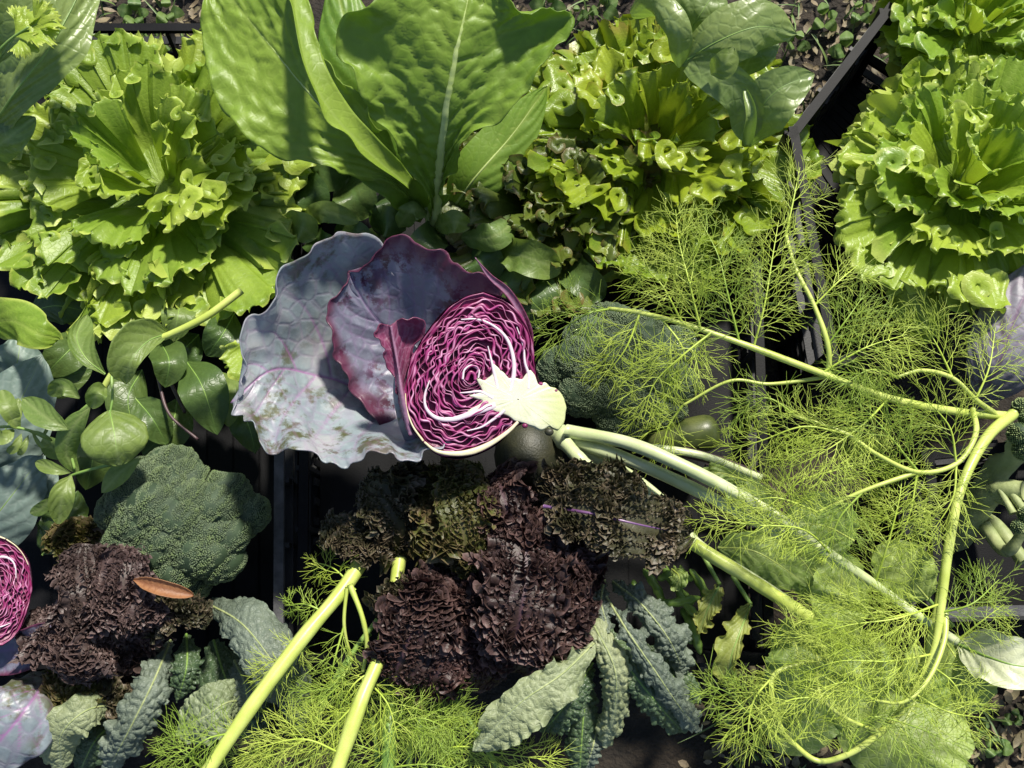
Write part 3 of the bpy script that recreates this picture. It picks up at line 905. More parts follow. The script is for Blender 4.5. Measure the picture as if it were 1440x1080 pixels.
def weed(x, y, n, size, label):
    p = P(x, y, 0)
    root = thing('weed', label, 'weed', p, 'weeds: '+label.split(' on ')[1])
    for i in range(n):
        a = i*2.4+rs.uniform(-.4, .4); L = size*rs.uniform(.7, 1.2)
        ex, ey = x+math.cos(a)*L, y+math.sin(a)*L
        leaf(root, 'weed', [(x+math.cos(a)*4, y+math.sin(a)*4, .6), ((x*.45+ex*.55), (y*.45+ey*.55), 2.0+.03*L), (ex, ey, 1.4)], L*.36, OVAL, nu=16, nv=6, veins=(0, 0, 0), und=.6)
WEEDS = {'small broad-leaved weed on the soil patch between frilly lettuce and chard': [(212, 48, 6, 16), (240, 62, 5, 12), (190, 20, 5, 26), (235, 15, 4, 22)],
         'small broad-leaved weed on the soil behind chard and yellow-green lettuce': [(770, 8, 5, 26), (845, 10, 4, 30), (810, 20, 5, 18)],
         'small broad-leaved weed on littered soil between spinach and askew black crate': [(1190, 70, 5, 24), (1120, 60, 5, 18), (1160, 25, 4, 26), (1085, 190, 5, 16), (1090, 235, 5, 14), (1105, 265, 4, 18), (1210, 15, 4, 20)],
         'small broad-leaved weed on dark soil below the looping fennel fronds': [(1400, 1050, 6, 22), (1380, 1020, 5, 16), (1425, 1010, 5, 18), (1070, 1060, 4, 16)]}
for lb, spots in WEEDS.items():
    for x, y, n, sz in spots:
        weed(x, y, n, sz, lb)

# ================================================================== crates
CG = 'black plastic produce crates'
crate('black plastic crate under the whole broccoli, the basil sprig and the frilly lettuce', [(-330, 40), (395, 40), (392, 960), (-330, 960)], 15, grey_rims=(1,), group=CG)
crate('black lattice crate under the cut red cabbage and the dark curly kale', [(432, 190), (1058, 190), (1082, 925), (425, 925)], 13.5, group=CG)
crate('black ribbed crate set askew under the frilly lettuce beside the bare soil', [(1116, 188), (1250, 14), (1640, 260), (1172, 505)], 22, group=CG, drop={1: .10, 2: .10})
crate('black crate with a grey rim beneath the cut broccoli stalks and curved fennel stalk', [(1305, 640), (1700, 600), (1720, 850), (1325, 862)], 20, grey_rims=(2,), group=CG)

# ================================================================== lettuces
def lettuce(label, c, z0, R, mat, seed=1, rings=None, h=7.0, group='frilly lettuces', mean=(.22, 40.0), fine=(4.6, 10.5), band=.20, extra=(), low=None):
    """c: px; R: head radius px; z0, h in cm."""
    p = P(c[0], c[1], z0)
    r = np.random.RandomState(seed)
    root = thing('lettuce', label, 'lettuce', (p[0], p[1], p[2]-.03), group)
    k = pxm(p)
    for i in range(9):                          # flat outer skirt, toned darker to stand for shade below
        az = i*40+r.uniform(-15, 15)
        fan(root, low or mat, p+np.array([0, 0, -.012]), az, R*k*1.0*r.uniform(.9, 1.1), spread=1.9, pitch=(14+r.uniform(-6, 6), -20+r.uniform(-12, 12)), cup=r.uniform(0, .6), waves=9, amp=.07, sub=(3.1, .03),
            seed=seed*1000+500+i, curl=r.uniform(0, .15), rnd=r.uniform(0, .4), nt=170, nr=10)
    rings = rings or [(7, .68, .38, .30), (6, .50, .32, .60), (5, .32, .27, .84), (4, .18, .21, 1.0), (2, .08, .14, 1.06)]
    ph = r.uniform(0, 360)
    for ri, (n, dist, rc, hf) in enumerate(rings):
        for i in range(n):
            az = ph+ri*31+i*360.0/n+r.uniform(-14, 14)
            dd = dist*R*k*r.uniform(.88, 1.12); Rc = rc*R*k*r.uniform(.8, 1.2)
            u = np.array([math.sin(math.radians(az)), math.cos(math.radians(az)), 0])
            ctr = p+u*dd
            zt = p[2]+h/100*hf*r.uniform(.82, 1.12)
            bs = p+u*dd*.35+np.array([0, 0, -.01])
            frilly(root, mat, bs, ctr, az+r.uniform(-20, 20), Rc, zt, arc=r.uniform(1.15, 1.8), mean=(mean[0]*r.uniform(.8, 1.3), mean[1]*r.uniform(.85, 1.2)), band=band*r.uniform(.75, 1.25), fine=fine,
                   seed=seed*1000+ri*40+i, kpx=k, droop=r.uniform(-30, 25))
    for (x, y, z, az, rc) in extra:
        ctr = P(x, y, z); ctr0 = ctr.copy()
        bs = ctr+(p-ctr)*.45; bs[2] = p[2]-.01
        frilly(root, mat, bs, ctr, az, rc*k, ctr[2], arc=1.9, mean=mean, band=band, fine=fine, seed=int(seed*777+x), kpx=k)
    tube_obj('core', [(spline(np.array([p-np.array([0, 0, .03]), p+np.array([0, 0, -.018])]), 6), np.full(6, .016), 10)], 'chard_rib', root)
    return root
lettuce('green frilly lettuce between the dark spinach leaves and the basil sprig', (222, 252), 17, 212, 'lettuce', 11, h=9)
lettuce('yellow-green frilly lettuce with faint brown tips beside the spinach', (925, 205), 16, 190, 'lettuce_red', 21, mean=(.24, 38.0), h=9)
lettuce('shade-toned olive lettuce with brown frilled tips under the chard leaf', (775, 285), 14.5, 150, 'lettuce_brown_shade', 31, mean=(.26, 32.0), fine=(3.8, 9.0), h=7)
lettuce('bright green frilly lettuce beside the tall black crate wall, above the fennel fronds', (1362, 258), 19, 182, 'lettuce_bright', 41, h=9)
lettuce('bright green frilly lettuce behind the larger one, at the crate corner', (1375, 30), 18, 150, 'lettuce_bright', 51, h=8)
# loose frilly leaves that hang below the heads
lo = thing('lettuce_leaf', 'loose pale green frilly leaf tucked beside the red cabbage leaf', 'lettuce leaf', P(345, 505, 24))
frilly(lo, 'lettuce', P(372, 470, 22), P(356, 496, 25), 205, .028, P(356, 496, 25.5)[2], 1.7, band=.7, seed=77)
lo = thing('lettuce_leaf', 'long green frilly leaf hanging down the crate side onto the fennel', 'lettuce leaf', P(1290, 440, 14))
leaf(lo, 'lettuce', [(1262, 385, 20), (1285, 420, 18), (1312, 475, 15)], 34, KALE, ruf=((7, 4, 1.6, .5), (3, 11, 3, .6)), nu=80, nv=18, cup=-.5)

# ================================================================== chard
root = thing('chard', 'bunch of big smooth light green chard leaves with thick pale ribs', 'chard', P(610, 310, 16))
# broad left leaf
leaf(root, 'chard', [(600, 290, 17), (545, 235, 25), (470, 170, 32), (395, 85, 35), (325, -5, 35), (300, -45, 34)],
     left=[(598, 292, 17), (520, 252, 26), (430, 232, 30), (345, 192, 32), (300, 125, 33), (284, 40, 34), (300, -45, 34)],
     right=[(603, 285, 17), (560, 215, 27), (500, 130, 36), (440, 60, 38), (408, 0, 39), (380, -40, 38), (300, -45, 34)], nu=110, nv=60, veins=(7, .55, 3.0), und=3.0, cup=.25, blister=(3.4, 26), ruf=((7, 5, 3, .4), (2, 14, 6, .5)), rib=3.4, thick=.0006, rnd=.75)
# its turned-up edge, backlight put into a lighter tone
leaf(root, 'chard', [(575, 262, 27), (520, 215, 33), (468, 160, 37), (432, 95, 39.5), (418, 30, 40), (412, -40, 39)], (13, 26), STRAP, nu=70, nv=16, cup=.7, roll=-35, veins=(9, .4, .8), und=1.6, ruf=((4, 3, 2, .2),), thick=.0005, rnd=1.0)
# leaf between the two, shade put into a darker tone
leaf(root, 'chard', [(605, 300, 15), (560, 200, 22), (505, 90, 27), (470, -30, 28)], (62, 60), OVAL, nu=80, nv=36, veins=(7, .5, 2.2), cup=-.4, rib=3.0, und=3, thick=.0005, rnd=.1)
# big right leaf
leaf(root, 'chard', [(612, 312, 16), (618, 240, 25), (628, 150, 33), (645, 60, 38), (662, -20, 40), (668, -60, 40)],
     left=[(606, 312, 16), (588, 262, 24), (548, 190, 31), (500, 128, 36), (474, 66, 39), (520, -5, 42), (668, -60, 41)],
     right=[(618, 312, 16), (640, 235, 27), (690, 172, 33), (755, 105, 36), (808, 28, 38), (735, 10, 40), (668, -60, 41)], nu=120, nv=64, veins=(6, .5, 3.8), und=4.0, cup=.45, blister=(3.6, 28), ruf=((8, 5, 3, .5), (2, 14, 6, .5)), rib=9.5, thick=.0007, rnd=.55)
# lower curled leaf
leaf(root, 'chard', [(600, 305, 15), (565, 270, 21), (520, 235, 25), (480, 190, 26), (455, 150, 26)], (24, 34), STRAP, nu=60, nv=20, cup=.9, roll=20, veins=(6, .4, 1.2), ruf=((4, 3, 2, .3),), und=1.5, thick=.0005, rnd=.6)
leaf(root, 'chard', [(625, 310, 14), (668, 250, 20), (720, 190, 22), (770, 120, 24)], 40, OVAL, nu=60, nv=26, veins=(6, .5, 2), cup=-.3, rib=2.4, rnd=.2)
stalk(root, 'chard_rib', [(655, 235, 17), (650, 270, 15), (652, 318, 12)], 7, 6, name='stalk')
stalk(root, 'chard_rib', [(600, 285, 17), (606, 312, 15), (606, 345, 11)], 7, 7, name='stalk')
# ================================================================== low rounded leaves behind the cabbage
root = thing('purslane', 'dark low cluster of rounded green leaves between chard and red cabbage', 'greens', P(600, 345, 10))
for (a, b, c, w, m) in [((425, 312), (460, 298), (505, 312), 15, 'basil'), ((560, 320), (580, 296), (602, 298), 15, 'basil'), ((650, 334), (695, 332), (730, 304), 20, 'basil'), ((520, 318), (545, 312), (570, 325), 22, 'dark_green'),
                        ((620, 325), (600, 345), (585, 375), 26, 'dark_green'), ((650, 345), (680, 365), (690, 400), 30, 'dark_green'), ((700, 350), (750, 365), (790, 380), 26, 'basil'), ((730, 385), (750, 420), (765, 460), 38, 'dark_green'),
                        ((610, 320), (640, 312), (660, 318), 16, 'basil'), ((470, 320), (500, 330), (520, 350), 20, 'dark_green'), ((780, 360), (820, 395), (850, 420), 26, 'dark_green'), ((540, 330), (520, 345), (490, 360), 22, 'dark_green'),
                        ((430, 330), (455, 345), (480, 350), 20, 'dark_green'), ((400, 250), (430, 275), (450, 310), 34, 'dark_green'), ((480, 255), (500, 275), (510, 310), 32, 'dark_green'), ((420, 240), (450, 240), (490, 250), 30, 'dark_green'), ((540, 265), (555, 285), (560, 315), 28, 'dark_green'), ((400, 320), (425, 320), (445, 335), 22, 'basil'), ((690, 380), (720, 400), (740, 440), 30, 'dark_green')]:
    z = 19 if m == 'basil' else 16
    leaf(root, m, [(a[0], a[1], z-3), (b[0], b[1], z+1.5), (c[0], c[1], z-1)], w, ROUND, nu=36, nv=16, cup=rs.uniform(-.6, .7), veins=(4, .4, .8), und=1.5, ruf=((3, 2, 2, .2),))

# ================================================================== spinach
SP = 'spinach bunches'
root = thing('spinach', 'bunch of smooth dark spinach leaves between yellow-green lettuce and bare soil', 'spinach', P(1000, 160, 14), SP)
leaf(root, 'spinach', [(955, 92, 29), (1010, 58, 33), (1065, 38, 34), (1122, 48, 31)], (44, 40), OVAL, nu=60, nv=28, cup=-.5, veins=(5, .5, 1.6), rib=1.6, rnd=1.0)
leaf(root, 'spinach', [(1055, 205, 23), (1062, 165, 28), (1092, 128, 31), (1145, 104, 31)], (34, 44), OVAL, nu=60, nv=28, cup=.3, veins=(5, .5, 1.2), rib=1.6, rnd=.8)
leaf(root, 'spinach', [(960, 60, 27), (985, 20, 31), (1010, -20, 32)], 48, OVAL, nu=50, nv=24, cup=-.4, veins=(5, .5, 1.6), rib=1.6, rnd=.5)
leaf(root, 'basil', [(1000, 105, 32), (1018, 90, 34), (1032, 66, 35)], 20, OVAL, nu=36, nv=16, cup=.5, veins=(4, .4, 1), rnd=1.0)
leaf(root, 'spinach', [(968, 88, 30), (1005, 105, 32), (1045, 140, 30), (1050, 200, 25)], 26, STRAP, nu=50, nv=20, cup=.3, veins=(4, .4, 1), rnd=.6)
leaf(root, 'spinach', [(1048, 128, 32), (1056, 160, 32), (1050, 205, 28)], 10, STRAP, nu=40, nv=14, cup=1.6, veins=(0, 0, 0), rnd=.7)
leaf(root, 'spinach', [(885, 20, 28), (925, 8, 34), (952, 40, 34), (955, 95, 29)], (22, 20), STRAP, nu=56, nv=20, cup=-.8, veins=(5, .4, 1), rnd=1.0)
leaf(root, 'spinach', [(1040, 110, 27), (1060, 70, 30), (1080, 20, 30)], 34, OVAL, nu=40, nv=18, cup=-.3, veins=(4, .4, 1), rnd=.2)
for a in [(980, 190), (1030, 200)]:
    stalk(root, 'stem_green', [(a[0], a[1]-60, 20), (a[0], a[1], 14), (a[0]-15, a[1]+40, 9)], 5, 5, name='stem')
root = thing('spinach', 'bunch of long dark spinach leaves topped by a small pale parsley sprig', 'spinach', P(-20, 200, 14), SP)
leaf(root, 'spinach', [(-20, 190, 25), (20, 130, 32), (70, 65, 35), (110, -10, 35), (120, -40, 35)],
     left=[(-25, 185, 25), (0, 110, 31), (40, 55, 33), (70, 0, 33), (120, -40, 35)], right=[(-10, 200, 25), (50, 145, 31), (118, 80, 33), (130, 45, 33), (140, -10, 33), (120, -40, 35)], nu=80, nv=40, cup=.5, veins=(6, .5, 2.2), rib=2.2, rnd=.9, ruf=((3, 4, 2, .3),))
leaf(root, 'spinach', [(-30, 120, 27), (15, 60, 34), (50, 0, 36), (60, -40, 36)], (56, 42), OVAL, nu=60, nv=30, cup=.3, veins=(6, .5, 2), rib=2, rnd=.8)
leaf(root, 'spinach', [(-30, 135, 29), (20, 105, 32), (68, 66, 33)], 24, LANCE, nu=50, nv=20, cup=-.4, veins=(5, .5, 1.2), rnd=.3)
leaf(root, 'spinach', [(-40, 230, 17), (10, 195, 26), (50, 165, 27)], 26, LANCE, nu=50, nv=20, cup=-.4, veins=(5, .5, 1.2), rnd=.2)
stalk(root, 'stem_green', [(-30, 190, 24), (-40, 240, 13), (-45, 280, 8)], 6, 6, name='stem')
root = thing('parsley_sprig', 'small pale green parsley sprig lying on dark spinach leaves', 'parsley', P(5, 60, 37))
stalk(root, 'stem_green', [(-10, 80, 36.5), (15, 55, 38), (40, 38, 39)], 2.2, 1.4, name='stem')
for b, a, L in [((20, 52), 60, .028), ((36, 45), 95, .039), ((30, 42), 20, .028), ((45, 40), 60, .036), ((28, 55), 140, .026)]:
    fan(root, 'lettuce', P(b[0], b[1], 38.2), a, L, 1.7, (25, -35), .5, 5, .06, sub=(2.5, .03), teeth=.10, nr=10, nt=80, rnd=.8)

# ================================================================== the cut red cabbages
def cabbage(label, origin, to, sc, rot, zc, tiltv, detail=1.0, outer=True):
    """built in the photo's pixel frame of the big cabbage, then moved by a plane similarity to another spot"""
    ox, oy = origin; ca, sa = math.cos(math.radians(rot)), math.sin(math.radians(rot))
    def mv(x, y):
        x, y = x-ox, y-oy
        return to[0]+sc*(ca*x-sa*y), to[1]+sc*(sa*x+ca*y)
    anchor = P(to[0], to[1], zc)
    n = nrm(nrm(CAM-anchor)+np.array(tiltv))
    k = pxm(anchor)*sc
    def cp(x, y, d=0.0):
        px, py = mv(x, y)
        dx, dy, dz = (px-720)/FPX, -(py-540)/FPX, -1.0
        dr = np.array([dx, dy*_c-dz*_s, dy*_s+dz*_c])
        t = ((anchor-CAM)@n)/(dr@n)
        return CAM+dr*t-n*d*k
    def q(x, y): return 480+x/3.0, 360+y/3.0
    root = thing('red_cabbage', label, 'cabbage', (anchor[0], anchor[1], anchor[2]-.09), 'cut red cabbages')
    OUT = [q(*p) for p in [(600, 150), (700, 190), (770, 262), (802, 340), (815, 430), (826, 505), (838, 560), (820, 640), (770, 702), (735, 722), (660, 790), (560, 835), (480, 850), (400, 832), (330, 772), (285, 700), (262, 628), (268, 540),
                           (290, 450), (330, 370), (390, 290), (450, 220), (520, 172)]]
    o2 = np.array(OUT+[OUT[0]])
    out = spline(np.c_[o2, np.zeros(len(o2))], 200)[:-1, :2]
    G = np.array([663.0, 526.0])
    d = out-G; ang = np.arctan2(d[:, 1], d[:, 0]); rad = np.hypot(d[:, 0], d[:, 1])
    od = np.argsort(ang); ang, rad = ang[od], rad[od]
    def R(a):
        a = (np.asarray(a)+PI) % (2*PI)-PI
        return np.interp(a, np.r_[ang-2*PI, ang, ang+2*PI], np.r_[rad, rad, rad])
    # body below the cut
    na, nd = 120, 20
    aa = np.linspace(-PI, PI, na, endpoint=False)
    V = []
    skin = []
    for i in range(nd):
        f = i/(nd-1)*PI/2
        s = math.cos(f)**.75*1.015 if i < nd-1 else .001; dep = 2+82*math.sin(f)
        for a in aa:
            rr = R(a)*s*(1+.012*math.sin(5*a+f*3))
            V.append(cp(G[0]+math.cos(a)*rr, G[1]+math.sin(a)*rr, dep))
            skin.append(max(0, 1-i/3.0))
    body = link('head', mesh('head', np.array(V), gridF(nd, na, True), {'skin': np.array(skin)}), M['cab_skin'], root)
    # bed that the leaf edges stand on
    V = []; nb = 14
    for i in range(nb):
        s = (i+.02)/(nb-1)*.985
        for a in aa:
            rr = R(a)*s
            V.append(cp(G[0]+math.cos(a)*rr, G[1]+math.sin(a)*rr, 11-7*max(0, s-.85)/.15+1.2*math.sin(a*17+s*30)))
    link('bed', mesh('bed', np.array(V), gridF(nb, na, True)), M['cab_bed'], root)
    # wavy cut edges of the packed leaves
    r = np.random.RandomState(5)
    stemdir = math.atan2(588-526, 790-663)
    nl = int(26*detail)
    for li in range(nl):
        s = .985-(.90)*(li/(nl-1))**.92+(r.uniform(-.012, .012) if li > 1 else 0)
        half = 0.42+.25*(1-s) if s > .3 else .3
        a0 = stemdir+half*r.uniform(.8, 1.1); a1 = stemdir+2*PI-half*r.uniform(.8, 1.15)
        if li > 3 and r.rand() < .45:           # many leaves reach only part of the way round
            if r.rand() < .5: a0 += r.uniform(.3, 1.6)
            else: a1 -= r.uniform(.3, 1.6)
        m = max(60, int((a1-a0)*max(s, .15)*110*.95))
        A = np.linspace(a0, a1, m)
        arc = A*np.maximum(s*95, 14)
        env = np.clip((1-s)*7, .12, 1)*np.clip(s*3.2, .5, 1)
        cy = s*95
        wav = (2.9*noise2(arc/5.2, np.full(m, cy/7.0), 17, 2)+1.6*np.sin(arc/3.3+li*1.9+2*noise2(arc/17, np.full(m, cy/9), 23, 1)))*env
        slow = 3.2*noise2(arc/30, np.full(m, cy/26.0), 31, 1)*min(1, (1-s)*5)
        rr = R(A)*s+wav+slow*.8
        rr = np.minimum(rr, R(A)*.985)
        cx, cyy = G[0]+np.cos(A)*rr, G[1]+np.sin(A)*rr
        # offset normals in the plane
        tx, ty = np.gradient(cx), np.gradient(cyy); ll = np.hypot(tx, ty)+1e-9
        nx, ny = ty/ll, -tx/ll
        th = (.9+.8*smooth1(arc/9.0, li+40, 2)+.45*smooth1(arc/37.0, li+61, 1))*(1.1 if s > .25 else .85)
        th = np.clip(th, .35, 2.5)
        hz = 1.6*noise2(arc/11, np.full(m, li*1.7), 51, 2)-(0 if li > 2 else -1.0)
        V = np.zeros((m, 5, 3)); fl = np.zeros((m, 5)); sk = np.zeros((m, 5))
        fm = np.clip(.20+.5*smooth1(arc/7.0, li+90, 2), 0, 1)
        for c, (o, dd, fv, sv) in enumerate([(1.15, 12, 0, 1.0), (1, .9, .10, .35), (0, -.1, 1, 0), (-1, .9, .10, .35), (-1.15, 12, 0, 1.0)]):
            for i in range(m):
                V[i, c] = cp(cx[i]+nx[i]*th[i]*o, cyy[i]+ny[i]*th[i]*o, dd+hz[i])
            fl[:, c] = fv*fm; sk[:, c] = sv
        if li < 2: sk[:] = np.maximum(sk, .55)
        link('cut_leaf', mesh('cut_leaf', V.reshape(-1, 3), gridF(m, 5), {'flesh': fl, 'skin': sk}), M['cab_layer'], root)
    # thick white ribs
    def ribt(name, pts, w0, w1, mat='cab_rib', flat=.8, lift=.5, wm=None):
        pp = spline(np.array([list(q(x, y))+[0] for x, y in pts]), 44)[:, :2]
        wd = np.interp(np.linspace(0, 1, 44), [0, .5, 1], [w0, wm or (w0+w1)/2, w1])
        tx, ty = np.gradient(pp[:, 0]), np.gradient(pp[:, 1]); ll = np.hypot(tx, ty)
        nx, ny = ty/ll, -tx/ll
        prof = [(-1.05, 9, 1), (-1, .8, .75), (-.7, -.3, .12), (0, -.7, 0), (.7, -.3, .12), (1, .8, .75), (1.05, 9, 1)]
        V = np.array([[cp(pp[i, 0]+nx[i]*wd[i]*o, pp[i, 1]+ny[i]*wd[i]*o, d_-lift) for o, d_, _ in prof] for i in range(44)])
        sk = np.array([[s_ for _, _, s_ in prof]]*44)
        return link(name, mesh(name, V.reshape(-1, 3), gridF(44, 7), {'skin': sk}), M[mat], root)
    ribt('white_rib', [(712, 570), (728, 500), (726, 430), (700, 352), (650, 300), (580, 268), (505, 268)], 3.6, 1.0, wm=2.4)
    ribt('white_rib', [(650, 628), (560, 660), (470, 688), (400, 682), (358, 642), (352, 590), (372, 525)], 5.2, 1.0, wm=3.4)
    ribt('white_rib', [(640, 600), (585, 572), (540, 575), (500, 578)], 3.0, .9)
    ribt('white_rib', [(660, 560), (640, 470), (628, 420), (618, 380)], 3.4, .8)
    ribt('white_rib', [(690, 650), (640, 690), (590, 722), (530, 738)], 2.8, .8)
    ribt('white_rib', [(790, 560), (790, 500), (775, 450), (768, 380), (740, 300)], 2.6, .8)
    ribt('cream_rib', [(745, 700), (710, 735), (640, 785), (560, 822), (480, 834), (400, 822), (350, 785)], 2.2, 1.6, 'cab_cream', lift=1.6, wm=4.6)
    ribt('cream_rib', [(345, 780), (300, 715), (275, 640), (270, 580)], 1.6, .8, 'cab_cream', lift=1.0)
    # core
    CO = [q(*p) for p in [(566, 512), (606, 526), (640, 500), (634, 448), (672, 478), (704, 515), (735, 512), (765, 522), (796, 476), (818, 505), (832, 545), (858, 530), (882, 552), (906, 556), (936, 590), (950, 640), (942, 700), (915, 735),
                          (880, 715), (845, 735), (800, 712), (768, 704), (730, 692), (700, 672), (650, 655), (606, 640), (520, 662), (608, 610), (530, 590), (602, 575)]]
    cc = np.array(q(745, 605)); co = np.array(CO)
    # resample the outline along its straight edges, jittered a little
    rc = []
    for i in range(len(co)):
        a_, b_ = co[i], co[(i+1) % len(co)]
        for f in np.linspace(0, 1, 7)[:-1]:
            rc.append(a_+(b_-a_)*f)
    rc = np.array(rc); m = len(rc)
    ker = np.array([.25, .5, .25])
    for _ in range(2):
        rc = .25*np.roll(rc, 1, 0)+.5*rc+.25*np.roll(rc, -1, 0)
    jit = .3*np.random.RandomState(3).randn(m, 2)
    jit = (np.roll(jit, 1, 0)+jit+np.roll(jit, -1, 0))/2
    V = []; st = []
    for i, (s, dd) in enumerate([(1.02, 14), (1.01, 5), (1.0, .2), (.97, -.35), (.85, -.55), (.65, -.75), (.4, -.9), (.2, -1.0), (.02, -1.0)]):
        for j in range(m):
            x, y = cc+(rc[j]-cc)*s+(jit[j] if i < 4 else 0)
            V.append(cp(x, y, dd+(.16*math.sin(x*.7)+.16*math.sin(y*.8+x*.4))*(1 if s > .3 else 0)))
            st.append(np.clip((x-757)/26.0+.2*math.sin(y*.5), 0, 1)*.75)
    link('core', mesh('core', np.array(V), gridF(9, m, True), {'stem': np.array(st)}), M['cab_core'], root)
    bud = []
    # little heart at the growing point
    ribt('heart', [(512, 520), (520, 480), (550, 462), (580, 482), (578, 515)], 1.6, 1.4, lift=1.2)
    ribt('heart', [(528, 524), (545, 490), (562, 500), (565, 522)], 2.6, 2.2, 'cab_layer', lift=1.0)
    # buds and scars on the stem
    for x, y, rr in [(842, 540, 3.6), (905, 568, 3.2), (878, 742, 6.5), (775, 716, 4)]:
        c3 = cp(*q(x, y), 1.5)
        link('side_bud', mesh('side_bud', c3+ICO4*rr*k*np.array([1, .85, .8]), ICOF4), M['fruit_dark'] if rr > 6 else M['cab_bed'], root)
    # stem below the cut
    tube_obj('stem', [(np.array([cp(*q(780, 620), 26), cp(*q(850, 640), 24), cp(*q(915, 652), 22), cp(*q(930, 658), 16)]), np.array([20, 18, 17, 12])*k, 14)], 'cab_core', root)
    return root, mv

CAB, _ = cabbage('halved red cabbage with magenta cut face, white core and big grey-lilac outer leaves', (670, 540), (670, 540), 1.0, 0, 36.5, (.10, .12, 0))
leaf(CAB, 'cabbage', [(612, 596, 29), (545, 566, 26), (460, 530, 27), (385, 520, 31), (325, 566, 34)],
     left=[(616, 604, 30), (640, 627, 35), (598, 646, 36), (540, 643, 36.5), (440, 640, 36), (352, 608, 35), (325, 566, 34)],
     right=[(612, 570, 29), (572, 430, 31), (548, 345, 35), (466, 326, 37), (398, 394, 37), (350, 462, 36), (325, 566, 34)],
     nu=150, nv=110, cup=.55, veins=(7, .30, 3.6), und=6.0, ruf=((7.0, 5, 3, .5), (2.2, 15, 6, .6)), thick=.0012, name='outer_leaf', rnd=.75)
leaf(CAB, 'cabbage_dark', [(640, 560, 28), (570, 490, 28.5), (515, 430, 31), (490, 382, 34)],
     left=[(615, 600, 27), (545, 606, 28), (488, 530, 31), (462, 455, 33.5), (490, 382, 34)],
     right=[(668, 500, 33), (704, 408, 37.5), (648, 376, 38), (560, 335, 38), (490, 382, 34)],
     nu=120, nv=90, cup=.5, veins=(6, .4, 3.2), und=4.0, ruf=((4, 4, 4, .4), (1.4, 12, 7, .5)), thick=.0011, name='outer_leaf', rnd=.7)
leaf(CAB, 'cabbage_purple', [(578, 612, 36), (565, 555, 38), (558, 500, 39), (550, 458, 40)],
     left=[(574, 614, 36), (555, 540, 37.5), (540, 492, 39.5), (529, 468, 40.5), (538, 456, 40.5)], right=[(580, 605, 36), (578, 540, 36), (584, 492, 37), (592, 455, 39), (566, 446, 40)],
     nu=80, nv=30, cup=2.0, veins=(9, .5, 1.0), und=2.2, ruf=((3.5, 3, 2, .4), (1.2, 10, 4, .4)), thick=.0011, name='outer_leaf', rnd=.5)
leaf(CAB, 'cabbage_purple', [(746, 520, 34), (740, 462, 36), (714, 414, 37.5), (688, 390, 38.5), (668, 362, 39.5)], (4, 9), [(0, .4), (.3, 1), (.7, .9), (.85, .6), (1, .05)], nu=60, nv=12, cup=.9, veins=(0, 0, 0), und=.6, thick=.0011, name='outer_leaf', rnd=.3)
leaf(CAB, 'cabbage', [(590, 640, 30), (575, 590, 33), (567, 540, 35), (575, 490, 36)], (16, 10), STRAP, nu=60, nv=20, cup=-.7, veins=(0, 0, 0), und=1.0, thick=.0011, name='outer_leaf', rnd=.4)
CAB2, mv2 = cabbage('cut red cabbage piece half out of view beside the small curly kale', (660, 525), (-10, 832), .66, 160, 27, (.05, .1, 0), detail=.8)
leaf(CAB2, 'cabbage_dark', [(-60, 900, 22), (0, 915, 23), (45, 905, 24), (70, 875, 25)], (30, 34), STRAP, nu=50, nv=24, cup=.4, veins=(6, .4, 1.2), und=2, thick=.001, name='outer_leaf', rnd=.1)

# ================================================================== broccoli
BG = 'broccoli heads'
root = thing('broccoli', 'large dark blue-green broccoli head beside the basil sprig and crate rim', 'broccoli', P(262, 735, 6), BG)
broccoli(root, (262, 738), 126, 108, 17.5, 8.5, nflo=24, seed=3, stalkpts=[(262, 735, 19), (265, 740, 12), (268, 745, 6)])
root = thing('broccoli', 'shaded broccoli head under the fennel fronds beside the cabbage core', 'broccoli', P(870, 535, 5), BG)
broccoli(root, (872, 530), 118, 100, 14.5, 7.5, nflo=20, seed=7, tipamt=.2, stalkpts=[(870, 535, 15), (870, 540, 10), (870, 545, 5)])
root = thing('broccoli', 'sun-toned broccoli head cut off by the picture edge, on branching grey-green stalks', 'broccoli', P(1440, 680, 5), BG)
broccoli(root, (1436, 608), 46, 46, 21, 5.5, 'broccoli_lit', nflo=9, seed=9, tipamt=.8)
broccoli(root, (1436, 735), 28, 32, 20, 4, 'broccoli_lit', nflo=6, seed=12, tipamt=1.0)
for pts, r0, r1 in [([(1450, 620, 22), (1410, 650, 18), (1370, 720, 12), (1340, 760, 6)], 17, 22), ([(1440, 690, 21), (1405, 690, 19), (1370, 715, 13)], 13, 18), ([(1446, 735, 20), (1425, 710, 20), (1395, 695, 18)], 6, 9),
                     ([(1440, 745, 18), (1415, 775, 15), (1385, 740, 12)], 7, 10), ([(1420, 690, 20.5), (1438, 715, 21.5)], 5, 6), ([(1405, 688, 20), (1425, 722, 21)], 4, 5), ([(1440, 790, 14), (1400, 740, 12), (1360, 720, 8)], 9, 12)]:
    stalk(root, 'broccoli_stalk', pts, r0, r1, name='stalk')

